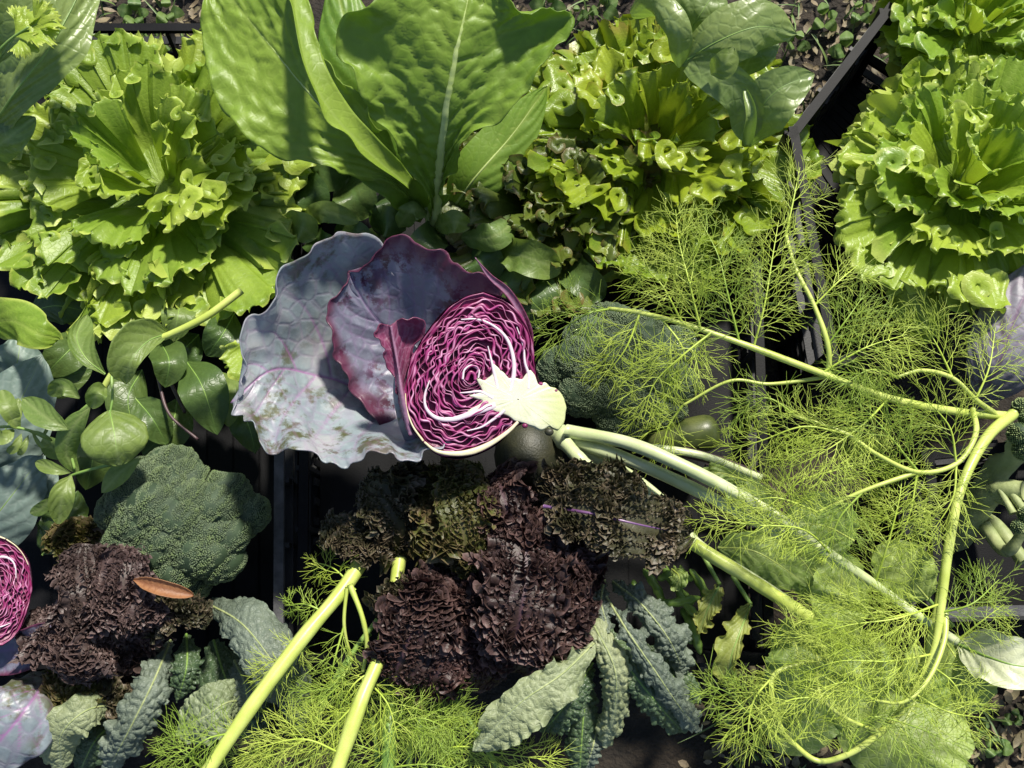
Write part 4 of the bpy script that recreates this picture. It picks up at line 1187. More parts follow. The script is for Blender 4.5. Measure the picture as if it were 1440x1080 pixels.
# ================================================================== basil sprig
root = thing('basil_sprig', 'basil sprig with a long pale stem and one big rounded leaf above broccoli', 'basil', P(130, 590, 22))
stalk(root, 'fennel', [(340, 408, 31), (290, 445, 31), (240, 470, 30.5), (190, 490, 30), (160, 522, 29.5), (138, 560, 28.5)], 5.5, 4.2, name='stem')
stalk(root, 'stem_green', [(138, 560, 28.5), (108, 585, 27), (95, 612, 25), (105, 660, 24)], 3.2, 2.0, name='stem')
stalk(root, 'stem_green', [(157, 528, 29.5), (158, 560, 30), (155, 580, 30)], 2.2, 1.6, name='stem')
stalk(root, 'stem_green', [(195, 650, 26), (150, 655, 26), (108, 666, 25), (98, 670, 24.5)], 2.4, 2.0, name='stem')
leaf(root, 'basil', [(154, 578, 30), (160, 605, 31.5), (164, 632, 31.5), (168, 655, 30)], 45, ROUND, nu=56, nv=32, cup=-.35, veins=(4, .55, 1.2), und=1.5, rib=1.4, rnd=1.0, teeth=.6, thick=.0003)
leaf(root, 'basil', [(240, 468, 30), (208, 480, 32), (184, 508, 33), (178, 540, 31)], (16, 40), OVAL, nu=56, nv=24, cup=.7, veins=(6, .4, 1), und=1.2, rib=1.4, rnd=.9, thick=.0003)
leaf(root, 'basil', [(148, 526, 29), (122, 505, 30), (108, 475, 29), (122, 442, 26)], (14, 26), OVAL, nu=50, nv=22, cup=.9, veins=(4, .5, 1), rib=1.2, rnd=.6)
leaf(root, 'basil', [(100, 605, 27), (70, 590, 28), (32, 560, 26)], 19, OVAL, nu=40, nv=18, cup=.5, veins=(4, .5, 1), rnd=.3)
leaf(root, 'basil', [(126, 572, 28), (100, 605, 27), (94, 640, 25), (112, 668, 23)], 17, OVAL, nu=40, nv=18, cup=-.5, veins=(4, .5, 1), rnd=.2)
leaf(root, 'basil', [(150, 545, 30), (138, 552, 31.5), (128, 575, 30)], 14, OVAL, nu=30, nv=14, cup=.7, veins=(3, .5, .8), rnd=.7)
leaf(root, 'basil', [(112, 560, 26), (90, 545, 27), (66, 555, 25)], 13, OVAL, nu=30, nv=14, cup=.4, veins=(3, .5, .8), rnd=.5)
leaf(root, 'basil', [(100, 668, 25), (88, 695, 26), (82, 738, 24)], 17, OVAL, nu=40, nv=18, cup=.5, veins=(4, .5, 1), rnd=1.0)
leaf(root, 'basil', [(100, 665, 25), (78, 660, 26), (50, 650, 24)], 11, OVAL, nu=30, nv=14, cup=.5, veins=(3, .5, .8), rnd=.8)
leaf(root, 'basil', [(198, 644, 27), (172, 662, 27.5), (142, 694, 26)], 15, OVAL, nu=36, nv=16, cup=-.4, veins=(3, .5, .8), rnd=.9)
leaf(root, 'basil', [(98, 640, 24), (80, 635, 24), (60, 615, 23)], 14, OVAL, nu=30, nv=14, cup=.4, veins=(3, .5, .8), rnd=.2)
leaf(root, 'basil', [(72, 700, 23), (58, 715, 22), (42, 722, 21)], 9, LANCE, nu=26, nv=12, veins=(3, .5, .5), rnd=.3)
root = thing('basil_sprig', 'small flowering basil tip with narrow pale leaves beside grey-green leaves', 'basil', P(20, 610, 20))
stalk(root, 'stem_green', [(72, 620, 24), (40, 605, 25), (10, 600, 25), (-20, 605, 22)], 2.2, 1.8, name='stem')
for pts, w in [([(25, 602, 25), (12, 575, 27), (2, 548, 26)], 13), ([(28, 604, 25), (20, 590, 26), (26, 560, 26)], 10), ([(40, 606, 25), (60, 612, 26), (74, 620, 25)], 3.5), ([(45, 608, 25), (60, 628, 25.5), (70, 625, 25)], 3),
               ([(20, 604, 25), (5, 615, 26), (-15, 610, 25)], 11), ([(30, 610, 25), (22, 628, 25), (10, 636, 24)], 7), ([(40, 612, 25), (32, 632, 25), (25, 640, 24)], 5), ([(60, 615, 25), (68, 600, 26)], 2.5)]:
    leaf(root, 'basil', pts, w, LANCE, nu=26, nv=12, cup=.4, veins=(3, .5, .6), und=.8, rnd=.9)
root = thing('basil_leaves', 'basil leaves toned dark for shade on purple stems between broccoli and cabbage leaf', 'basil', P(270, 560, 12))
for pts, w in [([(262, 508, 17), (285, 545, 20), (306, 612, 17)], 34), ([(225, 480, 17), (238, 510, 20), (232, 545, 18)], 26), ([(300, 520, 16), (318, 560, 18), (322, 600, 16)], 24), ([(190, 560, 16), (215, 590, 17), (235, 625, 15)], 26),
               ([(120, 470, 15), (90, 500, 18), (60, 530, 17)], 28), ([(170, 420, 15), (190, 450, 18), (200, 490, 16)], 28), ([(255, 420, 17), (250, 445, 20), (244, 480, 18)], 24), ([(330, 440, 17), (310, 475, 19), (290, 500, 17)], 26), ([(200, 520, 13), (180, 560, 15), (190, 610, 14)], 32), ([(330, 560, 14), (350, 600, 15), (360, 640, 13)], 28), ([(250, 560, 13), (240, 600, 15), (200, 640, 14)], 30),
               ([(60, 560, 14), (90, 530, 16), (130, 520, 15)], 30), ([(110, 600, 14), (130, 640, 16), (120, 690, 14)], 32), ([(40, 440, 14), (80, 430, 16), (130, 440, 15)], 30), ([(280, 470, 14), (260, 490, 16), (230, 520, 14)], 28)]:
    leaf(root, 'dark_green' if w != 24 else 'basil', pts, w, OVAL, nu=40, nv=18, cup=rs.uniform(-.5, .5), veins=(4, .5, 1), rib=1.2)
stalk(root, 'stem_dark', [(205, 470, 15), (222, 530, 17), (238, 582, 18), (278, 618, 18)], 2.4, 2.0, name='stem')
stalk(root, 'stem_dark', [(180, 450, 13), (230, 520, 14), (260, 580, 15)], 3, 2.6, name='stem')
root = thing('lettuce_leaf', 'single rounded light green leaf curling over grey-green leaves', 'lettuce leaf', P(-10, 460, 22))
leaf(root, 'lettuce', [(-30, 455, 22), (20, 452, 27), (55, 470, 28), (86, 478, 26)], (34, 30), ROUND, nu=50, nv=24, cup=-.5, veins=(4, .5, 1.2), ruf=((4, 2, 2, .3),), rnd=.2)

# grey-green cabbage-family leaves along the left crate
root = thing('kohlrabi_leaves', 'broad grey-green waxy leaves deep in the crate beside the basil', 'leaves', P(20, 640, 10))
for pts, w, m in [([(-40, 690, 15), (10, 600, 20), (60, 500, 20)], 58, 'glaucous'), ([(-60, 780, 14), (-10, 730, 19), (60, 640, 20)], 52, 'glaucous'), ([(-30, 560, 15), (20, 520, 19), (30, 470, 19)], 44, 'glaucous'), ([(30, 730, 14), (55, 690, 18), (60, 640, 18)], 26, 'glaucous'), ([(60, 780, 13), (90, 740, 16), (110, 690, 16)], 34, 'dark_green')]:
    leaf(root, m, pts, w, OVAL, nu=60, nv=28, cup=rs.uniform(-.2, .4), veins=(6, .5, 1.8), rib=1.8, und=3, ruf=((4, 4, 2, .4),))

# ================================================================== kale
def curly(root, mat, pts, w, seed=None, f=1.0, rows=(-1, -.82, -.63, -.44, -.25, -.08, .08, .25, .44, .63, .82, 1), **kw):
    L = sum(math.hypot(pts[i+1][0]-pts[i][0], pts[i+1][1]-pts[i][1]) for i in range(len(pts)-1))
    s = L/150.0
    ruf = ((8*f, 2.6*s, 1.8, .3), (4*f, 7*s, 2.5, .4))
    kw.setdefault('rib', 0)
    return leaf(root, mat, pts, w, KALE, nu=int(110*max(.7, s)), nv=24, ruf=ruf, veins=(6, .4, 1.2), und=5, seed=seed, frill=(rows, 9.5*f, 7.5*f), **kw)
KG = 'curly kale bunches'
root = thing('curly_kale', 'big bunch of dark purple-brown curly kale below the cut cabbage', 'kale', P(700, 800, 10), KG)
curly(root, 'kale_red', [(735, 690, 22), (740, 760, 29), (735, 850, 31), (715, 950, 27)], 60, f=1.25)
curly(root, 'kale_red', [(760, 720, 22), (785, 790, 28), (790, 870, 29), (770, 940, 25)], 45, f=1.2)
curly(root, 'kale_red', [(700, 720, 22), (690, 800, 27), (680, 890, 27), (665, 975, 23)], 48, f=1.2)
curly(root, 'kale_green', [(655, 812, 27), (652, 760, 30), (648, 700, 30), (655, 645, 27)], 36, f=1.0)
curly(root, 'kale_red', [(705, 760, 26), (715, 725, 29), (705, 690, 29), (690, 660, 26)], 34, f=1.1)
curly(root, 'kale_green', [(640, 800, 24), (615, 760, 28), (625, 700, 28), (640, 660, 25)], 31, f=1.1)
curly(root, 'kale_dark', [(570, 790, 22), (560, 740, 27), (535, 700, 29), (505, 690, 27)], 40, f=1.0)
curly(root, 'kale_dark', [(560, 780, 22), (520, 760, 27), (480, 748, 28), (452, 745, 26)], 26, f=1.0)
curly(root, 'kale_dark', [(590, 760, 22), (585, 710, 26), (575, 670, 26), (560, 650, 24)], 31, f=1.0)
curly(root, 'kale_dark', [(765, 712, 30), (830, 722, 32), (900, 738, 32), (972, 752, 28)], 46, f=.9, rib=3.2, rows=(-1, -.84, -.68, -.5, -.32, -.16, .16, .32, .5, .68, .84, 1))
curly(root, 'kale_dark', [(755, 690, 26), (800, 680, 29), (850, 680, 29), (910, 700, 27)], 29, f=1.0)
curly(root, 'kale_red', [(635, 800, 25), (600, 850, 29), (575, 900, 29), (550, 960, 25)], 43, f=1.2)
curly(root, 'kale_red', [(660, 830, 22), (635, 890, 26), (610, 940, 26), (600, 980, 23)], 40, f=1.2)
curly(root, 'kale_dark', [(620, 830, 25), (590, 830, 28), (555, 845, 28), (530, 870, 26)], 22, f=1.0)
curly(root, 'kale_red', [(800, 740, 22), (815, 790, 25), (815, 840, 24)], 29, f=1.1)
for a, b in [((690, 830), (700, 760)), ((735, 740), (700, 780)), ((640, 800), (690, 800))]:
    stalk(root, 'stem_purple', [(a[0], a[1], 20), ((a[0]+b[0])/2, (a[1]+b[1])/2, 15), (b[0], b[1], 10)], 5, 5, name='stem')
root = thing('curly_kale', 'small brown-purple curly kale bunch beside the broccoli and cut cabbage piece', 'kale', P(150, 900, 8), KG)
for pts, w, m in [([(175, 960, 17), (145, 890, 24), (125, 830, 26), (120, 765, 24)], 44, 'kale_left'), ([(185, 930, 18), (170, 860, 25), (175, 800, 26), (180, 770, 24)], 36, 'kale_left'), ([(180, 930, 18), (120, 905, 24), (75, 895, 25), (38, 870, 23)], 36, 'kale_left'),
                  ([(190, 910, 18), (215, 870, 23), (250, 858, 24), (298, 868, 22)], 24, 'kale_dark'), ([(170, 950, 17), (125, 960, 22), (90, 985, 22), (70, 1000, 20)], 34, 'kale_green'), ([(185, 960, 16), (180, 985, 20), (150, 1000, 20)], 34, 'kale_dark'),
                  ([(110, 800, 18), (100, 760, 20), (95, 730, 19)], 28, 'kale_green'), ([(180, 900, 20), (200, 880, 25), (195, 840, 26)], 32, 'kale_left'), ([(150, 900, 22), (125, 920, 26), (110, 960, 24)], 34, 'kale_left')]:
    curly(root, m, pts, w, f=.95)
stalk(root, 'stem_purple', [(178, 940, 17), (190, 960, 12), (200, 980, 7)], 6, 7, name='stem')

# ================================================================== dinosaur kale
TG = 'blistered kale bunches'
def tusc(root, mat, pts, w, **kw):
    kw.setdefault('cup', -.8); kw.setdefault('blister', (4.2, 13)); kw.setdefault('ruf', ((3, 5, 2, .4), (1.5, 14, 4, .5))); kw.setdefault('rib', 2.0)
    return leaf(root, mat, pts, w, kw.pop('shape', LANCE), nu=115, nv=40, veins=(0, 0, 0), und=2.5, **kw)
root = thing('blistered_kale', 'bunch of drooping blistered grey-green kale leaves over the crate edge', 'kale', P(840, 860, 8), TG)
tusc(root, 'tuscan_light', [(812, 838, 24), (838, 885, 27), (864, 940, 27), (864, 1000, 24), (850, 1048, 20)], 25, cup=-1.2, blister=(5.5, 13))
tusc(root, 'tuscan_light', [(835, 905, 28), (790, 948, 30), (730, 990, 30), (668, 1056, 27)], (44, 26), cup=-.35, blister=(3.2, 14), ruf=((9, 3, 2, .4), (3, 11, 4, .6)))
tusc(root, 'tuscan', [(852, 838, 25), (884, 890, 29), (922, 945, 28), (960, 1000, 24), (988, 1030, 20)], (24, 20), cup=-1.3, blister=(5.5, 12), ruf=((5, 6, 2, .5), (2.5, 15, 3, .6)))
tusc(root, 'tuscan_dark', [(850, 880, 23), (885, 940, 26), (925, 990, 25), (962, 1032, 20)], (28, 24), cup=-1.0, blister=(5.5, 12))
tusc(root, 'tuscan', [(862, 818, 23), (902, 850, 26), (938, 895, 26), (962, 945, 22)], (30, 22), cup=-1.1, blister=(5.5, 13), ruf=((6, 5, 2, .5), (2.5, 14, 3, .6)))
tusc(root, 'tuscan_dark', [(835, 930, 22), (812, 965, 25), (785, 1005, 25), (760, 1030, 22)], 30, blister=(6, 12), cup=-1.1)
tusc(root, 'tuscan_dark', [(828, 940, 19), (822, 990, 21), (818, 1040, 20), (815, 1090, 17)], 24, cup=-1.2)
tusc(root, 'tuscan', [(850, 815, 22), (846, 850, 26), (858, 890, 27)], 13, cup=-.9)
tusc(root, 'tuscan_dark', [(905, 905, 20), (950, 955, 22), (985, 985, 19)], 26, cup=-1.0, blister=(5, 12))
tusc(root, 'tuscan', [(840, 1010, 18), (835, 1045, 20), (822, 1085, 18)], 18, cup=-1.2)
stalk(root, 'broccoli_stalk', [(815, 790, 18), (840, 830, 22), (858, 880, 25)], 4, 3, name='stem')
stalk(root, 'broccoli_stalk', [(800, 800, 18), (815, 845, 23)], 4, 3, name='stem')
root = thing('blistered_kale', 'blistered blue-grey kale leaves below the broccoli and small curly kale', 'kale', P(280, 900, 6), TG)
tusc(root, 'tuscan', [(285, 845, 18), (345, 882, 25), (392, 945, 26), (428, 1025, 20)], (46, 40), cup=-.8, blister=(4, 14))
tusc(root, 'tuscan', [(240, 900, 17), (215, 960, 23), (185, 1020, 23), (148, 1090, 18)], 34, cup=-1.2, blister=(5.5, 13), ruf=((5, 6, 2, .5), (2.5, 15, 3, .6)))
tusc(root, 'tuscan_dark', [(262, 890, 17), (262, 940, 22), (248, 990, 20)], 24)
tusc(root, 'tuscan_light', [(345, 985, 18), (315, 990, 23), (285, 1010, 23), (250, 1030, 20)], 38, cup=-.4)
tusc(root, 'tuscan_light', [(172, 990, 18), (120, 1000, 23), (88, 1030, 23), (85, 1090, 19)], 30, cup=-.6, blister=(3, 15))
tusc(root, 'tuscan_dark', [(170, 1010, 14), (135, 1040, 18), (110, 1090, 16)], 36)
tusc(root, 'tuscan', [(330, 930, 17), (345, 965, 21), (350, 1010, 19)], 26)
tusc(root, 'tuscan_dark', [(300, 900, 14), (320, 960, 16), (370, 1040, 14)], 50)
root = thing('cabbage_leaf', 'mottled grey-lilac cabbage leaf below the cut cabbage piece', 'cabbage leaf', P(10, 1020, 16))
leaf(root, 'cabbage', [(72, 940, 17), (45, 985, 24), (10, 1030, 25), (-50, 1090, 22)], (58, 52), OVAL, nu=80, nv=40, cup=-.4, veins=(6, .45, 2), und=3, thick=.0012, ruf=((3, 4, 3, .3),), rnd=.4)
root = thing('cabbage_leaf', 'dark grey-purple cabbage leaf lying under the frilly lettuce by the fennel', 'cabbage leaf', P(1420, 480, 12))
leaf(root, 'cabbage_grey', [(1375, 575, 14), (1405, 510, 20), (1430, 440, 22), (1470, 360, 22)], (52, 60), OVAL, nu=80, nv=40, cup=-.4, veins=(7, .5, 2), und=3, thick=.0012, rnd=.4)

# dried leaf on the broccoli
root = thing('dry_leaf', 'curled orange-brown dried leaf resting against the large broccoli', 'dry leaf', P(230, 832, 26))
leaf(root, 'dry_leaf', [(188, 815, 27), (228, 827, 28), (272, 837, 27)], 13, LANCE, nu=40, nv=14, cup=1.3, veins=(9, .9, .5), und=.8, thick=.0006)

# ================================================================== round things under the cabbage and fennel
def solid_round(name, label, cat, c, z, rad, stretch, mat, seed):
    p = P(c[0], c[1], z); k = pxm(p)
    n = noise2(ICO4[:, 0]*2, ICO4[:, 1]*2+ICO4[:, 2]*2, seed, 2)
    V = p+ICO4*rad*k*np.array(stretch)*(1+.03*n)[:, None]
    o = link(name, mesh(name, V, ICOF4), M[mat])
    return tag(o, label, cat)
solid_round('avocado', 'dark rough-skinned round fruit beneath the cabbage core', 'fruit', (742, 640), 22, 48, (1, 1.1, 1), 'fruit_dark', 3)
root = thing('courgette', 'short green courgette lying behind the pale fennel stalks', 'courgette', P(950, 612, 14))
n_ = 24
C_ = spline(W([(900, 630, 14), (950, 618, 15), (1012, 604, 15.5)]), n_)
tt = np.linspace(0, 1, n_)
rd = .024*np.sqrt(np.clip(1-(2*tt-1)**6, 0.02, 1))*(.85+.2*tt)
tube_obj('skin', [(C_, rd, 20)], 'courgette', root)
stalk(root, 'stem_dark', [(893, 631, 14), (900, 630, 14)], 7, 9, name='stem_end')
root = thing('beet_stalks', 'two dark red stalks lying beside the pale fennel stalks', 'stalks', P(1030, 655, 15))
stalk(root, 'stem_dark', [(960, 635, 17), (1010, 648, 17), (1075, 672, 16)], 8, 6, name='stalk')
stalk(root, 'stem_dark', [(990, 660, 15), (1040, 675, 15), (1090, 690, 14)], 8, 6, name='stalk')

# ================================================================== green beans
for i, pts in enumerate([[(905, 800, 15), (925, 830, 16), (935, 862, 15.5)], [(930, 790, 15.5), (948, 822, 16.8), (975, 850, 16)], [(950, 800, 16.2), (958, 840, 17.5), (985, 872, 17)], [(915, 850, 16.5), (945, 848, 18), (985, 840, 17)],
                         [(905, 870, 15), (940, 880, 16), (975, 905, 15)], [(925, 815, 17.5), (942, 808, 18.4), (975, 815, 17.5)], [(958, 855, 16), (975, 885, 16.5), (985, 920, 15)], [(935, 850, 15.5), (925, 890, 15), (940, 920, 14)],
                         [(970, 800, 15.5), (990, 830, 16.2), (1002, 868, 15)], [(890, 815, 14.5), (900, 850, 15), (920, 890, 14)]]):
    C_ = spline(W(pts), 24); t_ = np.linspace(0, 1, 24)
    rd = .0052*np.sqrt(np.clip(1-(2*t_-1)**4, .03, 1))*(1+.12*np.sin(t_*26))
    o = tube_obj('green_bean', [(C_, rd, 10)], 'bean')
    tag(o, 'short green bean pod in the heap beside the blistered kale', 'bean', 'heap of green bean pods')

# ================================================================== turnip greens on the right
root = thing('turnip_greens', 'bunch of broad pale green toothed leaves lying under the fennel fronds', 'greens', P(1180, 870, 8))
def tg(pts, w, m='radish', shape=ROUND, **kw):
    kw.setdefault('cup', rs.uniform(-.5, .3)); kw.setdefault('rib', 1.8); kw.setdefault('ruf', ((4, 4, 2, .4), (1.2, 14, 5, .5)))
    return leaf(root, m, pts, w, shape, nu=70, nv=30, veins=(5, .55, 1.6), und=2.5, teeth=1.6, **kw)
tg([(1185, 775, 21), (1182, 830, 24), (1175, 880, 24), (1160, 915, 22)], 38, rnd=.8)
tg([(1305, 842, 22), (1282, 815, 24), (1258, 785, 24), (1240, 762, 22)], 40, rnd=.9)
tg([(1056, 850, 20), (1040, 890, 22), (1028, 925, 22), (1026, 965, 19)], (12, 24), 'yellow_leaf', LANCE, cup=.7)
tg([(1012, 822, 20), (998, 850, 21), (982, 892, 19)], 13, 'yellow_leaf', LANCE, cup=.6)
tg([(945, 800, 21), (955, 812, 23), (950, 830, 22)], 12, 'radish', OVAL)
tg([(1105, 868, 18), (1122, 925, 21), (1105, 1005, 18)], 42, rnd=.3)
tg([(1310, 945, 17), (1280, 1000, 19), (1255, 1050, 19), (1240, 1100, 17)], 92, rnd=.8)
tg([(1325, 895, 17), (1352, 940, 20), (1372, 1005, 18)], 42, rnd=.7)
tg([(1010, 770, 18), (1060, 775, 20), (1140, 825, 19)], 30, rnd=.4)
tg([(1080, 760, 17), (1130, 790, 19), (1160, 850, 18)], 36, rnd=.4)
tg([(1240, 900, 15), (1205, 950, 17), (1180, 1030, 16)], 60, rnd=.3)
tg([(1285, 905, 18), (1300, 960, 20), (1325, 1010, 18)], 26, rnd=.5)
tg([(1060, 680, 18), (1010, 665, 20), (985, 672, 19)], 18, rnd=.4)
tg([(1090, 720, 17), (1060, 700, 18), (1020, 690, 18)], 24, rnd=.2)
tg([(1200, 760, 15), (1160, 740, 17), (1100, 735, 17)], 44, rnd=.2)
tg([(1170, 900, 13), (1140, 960, 15), (1100, 1060, 14)], 60, rnd=.1)
for a, b in [((1056, 850), (1030, 810)), ((1012, 822), (985, 775)), ((1305, 842), (1340, 880)), ((1310, 945), (1330, 900))]:
    stalk(root, 'stem_green', [(a[0], a[1], 20), (b[0], b[1], 18)], 2.8, 3.4, name='stem')
root = thing('kohlrabi_leaf', 'pale creamy green curled leaf lit by sun near the crate rim', 'leaf', P(1430, 930, 14))
leaf(root, 'pale_leaf', [(1345, 905, 19), (1385, 922, 23), (1425, 935, 25), (1480, 940, 24)], (42, 36), OVAL, nu=60, nv=30, cup=.5, veins=(5, .5, 1.8), rib=3, und=2, ruf=((3, 3, 2, .3),))

# ================================================================== fennel
FG = 'fennel plants'
root = thing('fennel', 'fennel with several pale stalks from its base at the cabbage core to long fronds', 'fennel', P(800, 620, 18), FG)
stalk(root, 'fennel_pale', [(796, 606, 27), (880, 622, 29), (960, 655, 30), (1085, 722, 29), (1175, 785, 28), (1230, 822, 28), (1285, 862, 27), (1345, 902, 26)], 10, 6, n=70)
stalk(root, 'fennel_pale', [(796, 618, 26), (880, 645, 27.5), (960, 680, 28), (1030, 715, 27.5), (1100, 752, 26.5)], 9.5, 8, n=50)
stalk(root, 'fennel_pale', [(798, 626, 25), (860, 655, 25), (930, 705, 24), (980, 766, 24), (1060, 816, 24), (1142, 872, 22)], 9.5, 9, n=60)
stalk(root, 'fennel_pale', [(796, 624, 27), (812, 642, 28), (828, 657, 28)], 10, 9)
stalk(root, 'fennel_pale', [(800, 612, 24), (900, 628, 24), (985, 640, 24), (1070, 672, 23)], 6, 5)
stalk(root, 'fennel_pale', [(772, 600, 21), (788, 612, 24), (806, 624, 26)], 16, 15, name='bulb')
stalk(root, 'fennel', [(975, 765, 25), (1055, 815, 25), (1140, 870, 24)], 9, 9)
F = lambda axis, mat='frond', **kw: frond(root, mat, axis, **kw)
F([(1090, 722, 29), (1120, 680, 31), (1180, 660, 32), (1260, 640, 31)], reach=60, seed=1)
F([(1175, 785, 28), (1130, 745, 31), (1060, 738, 32), (985, 728, 31)], reach=55, seed=2)
F([(1230, 822, 28), (1250, 760, 31), (1265, 700, 32), (1270, 650, 31)], reach=65, seed=3)
F([(1285, 862, 27), (1220, 870, 30), (1150, 850, 30)], reach=60, seed=4)
F([(1345, 902, 26), (1385, 870, 28), (1412, 850, 27)], reach=38, seed=5)
root = thing('fennel', 'fennel with a thick curved stalk over the grey crate rim and looping feathery fronds', 'fennel', P(1400, 590, 16), FG)
stalk(root, 'fennel', [(1425, 582, 26), (1388, 615, 28.5), (1352, 685, 30), (1334, 770, 30), (1324, 850, 29.5), (1312, 920, 29), (1285, 975, 28.5), (1240, 1028, 28), (1190, 1062, 27), (1150, 1070, 26), (1115, 1045, 26), (1098, 1028, 26)], 8.2, 3.6, n=110)
stalk(root, 'fennel', [(1330, 800, 28), (1318, 860, 27), (1300, 930, 26.5), (1270, 1000, 26)], 6.5, 5)
stalk(root, 'fennel', [(1415, 585, 26), (1340, 578, 29), (1250, 560, 31), (1155, 525, 32.5), (1040, 482, 33), (960, 455, 32.5), (900, 440, 31.5), (855, 434, 30)], 6.5, 3, n=80)
stalk(root, 'fennel', [(1400, 582, 27), (1372, 562, 29.5), (1340, 532, 31), (1295, 521, 32), (1262, 530, 32)], 4, 2.4)
stalk(root, 'fennel', [(1368, 575, 29), (1372, 610, 31), (1345, 652, 32), (1292, 664, 32.5), (1235, 640, 33), (1190, 610, 33), (1120, 585, 32)], 4, 2.4, n=60)
stalk(root, 'fennel', [(1290, 664, 32.4), (1215, 690, 32), (1150, 720, 31)], 3.6, 2.2)
stalk(root, 'fennel', [(1330, 860, 29), (1328, 900, 30), (1302, 960, 31), (1268, 988, 31), (1230, 985, 30)], 4.2, 2, n=50)
stalk(root, 'fennel', [(1100, 1030, 26), (1086, 985, 27.5), (1088, 950, 28), (1120, 935, 28), (1170, 925, 27)], 4.5, 2.4)
stalk(root, 'fennel', [(1240, 1030, 28), (1190, 1010, 29), (1155, 980, 29), (1148, 920, 28)], 3.2, 1.8)
stalk(root, 'fennel', [(1165, 530, 32), (1165, 490, 33.5), (1145, 430, 34), (1120, 380, 34), (1105, 330, 33)], 4, 2.4)
stalk(root, 'fennel', [(1165, 530, 32), (1080, 540, 31), (1030, 535, 31), (960, 570, 29)], 2.8, 1.8)
T2 = [([(860, 434, 30), (830, 440, 31), (790, 462, 30), (765, 475, 29)], 45), ([(900, 440, 31.5), (880, 490, 31), (850, 530, 29)], 50), ([(960, 455, 32.5), (930, 400, 34), (900, 370, 33)], 55), ([(985, 462, 33), (970, 400, 35), (955, 340, 35), (950, 295, 34)], 60),
      ([(1040, 482, 33), (1025, 420, 35), (1010, 360, 35), (985, 310, 34)], 62), ([(1060, 488, 33), (1075, 430, 35), (1085, 370, 35), (1095, 310, 34)], 62), ([(1105, 330, 33), (1115, 285, 33.5), (1125, 235, 33)], 42), ([(1145, 430, 34), (1180, 395, 35), (1210, 370, 34)], 40),
      ([(1160, 490, 33), (1190, 450, 34.5), (1215, 415, 34)], 48), ([(1155, 525, 32.5), (1215, 490, 34), (1275, 470, 33.5)], 55), ([(1000, 468, 33), (960, 500, 33), (920, 540, 31), (905, 590, 29)], 52), ([(930, 448, 32), (960, 490, 32), (965, 540, 30)], 46),
      ([(1262, 530, 32), (1225, 520, 33), (1180, 545, 33)], 46), ([(1340, 532, 31), (1320, 490, 32), (1300, 455, 32)], 46), ([(1372, 562, 29.5), (1390, 520, 30), (1400, 460, 29)], 42), ([(1250, 560, 31), (1210, 600, 33), (1150, 640, 33), (1105, 660, 32)], 60),
      ([(1292, 664, 32.5), (1240, 600, 34), (1200, 560, 34)], 62), ([(1345, 652, 32), (1335, 600, 33.5), (1300, 560, 34)], 55), ([(1190, 610, 33), (1130, 600, 33.5), (1070, 620, 32), (1020, 635, 30)], 48), ([(1290, 664, 32.4), (1280, 720, 32), (1260, 770, 31)], 60),
      ([(1215, 690, 32), (1180, 730, 31.5), (1165, 780, 30)], 50), ([(1150, 720, 31), (1090, 700, 31.5), (1040, 710, 30)], 48), ([(1345, 652, 32), (1340, 700, 32), (1310, 750, 31)], 40), ([(1320, 850, 29.5), (1260, 870, 31.5), (1190, 880, 31), (1130, 900, 30)], 62),
      ([(1322, 862, 29.5), (1365, 850, 31), (1405, 815, 30)], 40), ([(1312, 920, 29), (1250, 930, 31), (1180, 930, 31), (1120, 950, 29)], 60), ([(1240, 1028, 28), (1260, 980, 30), (1250, 920, 30)], 55), ([(1230, 985, 30), (1190, 960, 30.5), (1140, 975, 30)], 55),
      ([(1100, 1030, 26), (1050, 1000, 27.5), (1025, 975, 27), (985, 960, 26)], 44), ([(1088, 950, 28), (1060, 985, 28), (1050, 1050, 26)], 50), ([(1148, 920, 28), (1120, 890, 29), (1095, 870, 28)], 44), ([(1285, 975, 28.5), (1330, 1000, 29), (1385, 1010, 28)], 44),
      ([(1190, 1062, 27), (1220, 1010, 29), (1280, 1020, 29), (1350, 1050, 28)], 55), ([(1115, 1045, 26), (1150, 1010, 28), (1190, 1000, 28)], 48), ([(1300, 930, 26.5), (1340, 960, 28), (1360, 1000, 27)], 40), ([(1155, 980, 29), (1110, 985, 29), (1075, 1010, 27)], 46),
      ([(1120, 585, 32), (1080, 560, 32.5), (1035, 570, 31)], 42), ([(960, 570, 29), (940, 600, 28), (930, 640, 27)], 40)]
for i, (ax, rc) in enumerate(T2):
    frond(root, 'frond' if i % 4 else 'frond_green', ax, reach=rc*1.2, seed=100+i)
root = thing('fennel', 'fennel with bright yellow-green cut stalks reaching out from under the dark kale', 'fennel', P(560, 800, 12), FG)
stalk(root, 'fennel', [(512, 785, 25), (480, 832, 27), (430, 892, 29), (360, 985, 31), (285, 1095, 32)], 11, 9.5, n=50)
stalk(root, 'fennel', [(562, 785, 23), (552, 850, 25), (535, 920, 27), (508, 985, 29), (470, 1095, 30)], 9.5, 10, n=50)
stalk(root, 'stem_green', [(552, 970, 22), (547, 1030, 24), (545, 1100, 24)], 10, 10)
stalk(root, 'fennel', [(492, 822, 28), (510, 870, 28), (516, 910, 27), (510, 945, 26)], 4, 2.6)
stalk(root, 'fennel', [(488, 825, 28), (484, 880, 27), (495, 930, 25)], 2.6, 2)
stalk(root, 'stem_green', [(545, 855, 25), (500, 912, 25), (465, 975, 25), (440, 1022, 24)], 4, 2.4)
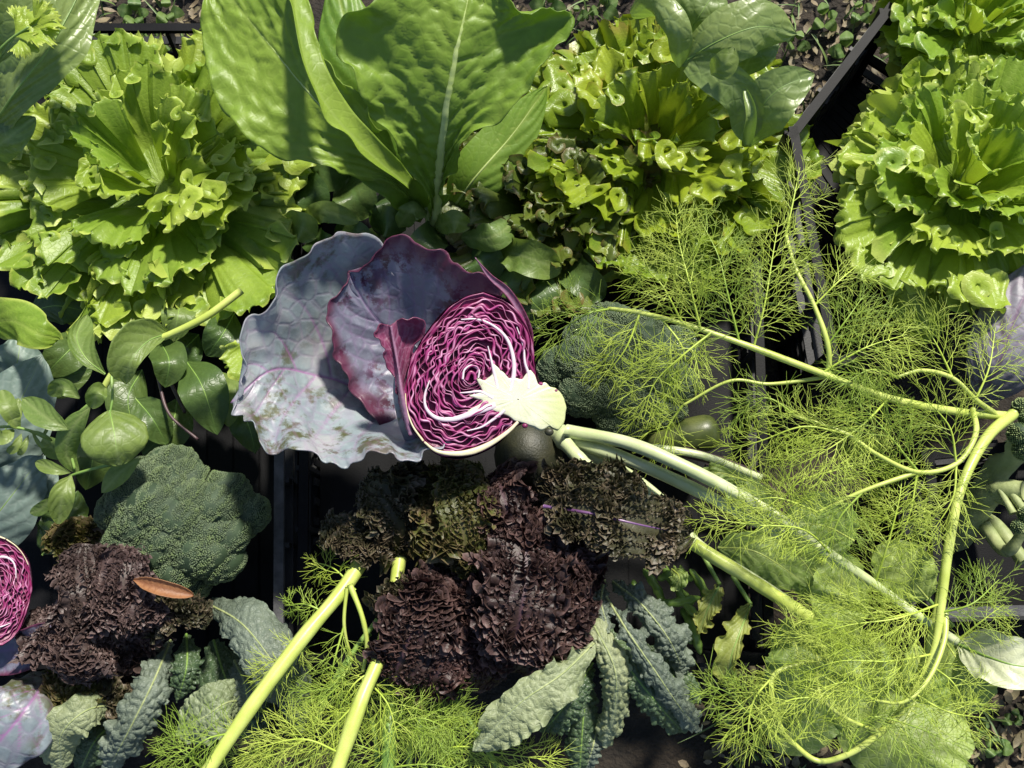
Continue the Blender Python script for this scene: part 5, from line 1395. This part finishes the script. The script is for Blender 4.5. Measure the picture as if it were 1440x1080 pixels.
stalk(root, 'stem_green', [(520, 890, 24), (480, 940, 24), (450, 990, 23)], 4, 3)
for a in [((578, 970), (590, 1020), (600, 1100)), ((612, 985), (620, 1040), (625, 1100)), ((640, 985), (670, 1030), (710, 1095)), ((565, 990), (575, 1040), (575, 1100)), ((520, 1000), (530, 1050), (530, 1100))]:
    stalk(root, 'stem_green', [(a[0][0], a[0][1], 19), (a[1][0], a[1][1], 21), (a[2][0], a[2][1], 21)], 4, 4)
T3 = [([(430, 892, 29), (400, 930, 29), (370, 960, 27)], 36), ([(484, 880, 27), (470, 930, 27), (460, 985, 25)], 46), ([(495, 930, 25), (470, 970, 26), (430, 1000, 25)], 50), ([(505, 985, 28), (470, 1020, 28), (430, 1060, 27)], 60), ([(290, 1085, 31), (260, 1060, 32), (235, 1040, 31)], 46),
      ([(330, 1030, 31), (290, 1040, 33), (250, 1075, 32)], 44), ([(480, 1060, 29), (430, 1040, 30), (370, 1050, 29), (320, 1075, 28)], 50), ([(545, 1030, 24), (590, 1010, 26), (640, 1030, 25)], 60), ([(575, 1040, 22), (610, 1000, 24), (650, 1010, 24)], 55), ([(600, 1060, 22), (650, 1050, 25), (710, 1060, 24), (780, 1070, 22)], 50),
      ([(530, 1050, 23), (560, 1010, 25), (575, 980, 24)], 50), ([(545, 1080, 24), (600, 1075, 26), (660, 1085, 25)], 60), ([(520, 960, 26), (545, 990, 27), (560, 1040, 26)], 48), ([(450, 1060, 26), (400, 1080, 27), (350, 1090, 26)], 50), ([(560, 1070, 23), (510, 1050, 26), (470, 1040, 26)], 55),
      ([(500, 830, 26), (470, 800, 26), (440, 790, 24)], 32), ([(455, 860, 28), (430, 850, 28), (400, 852, 26)], 24), ([(640, 1085, 20), (610, 1040, 22), (590, 990, 21)], 60), ([(530, 940, 25), (500, 960, 26), (470, 1010, 25)], 45), ([(610, 1000, 20), (640, 1040, 22), (650, 1090, 21)], 60)]
for i, (ax, rc) in enumerate(T3):
    frond(root, 'frond' if i % 3 == 0 else 'frond_green', ax, reach=rc*1.1, seed=300+i)
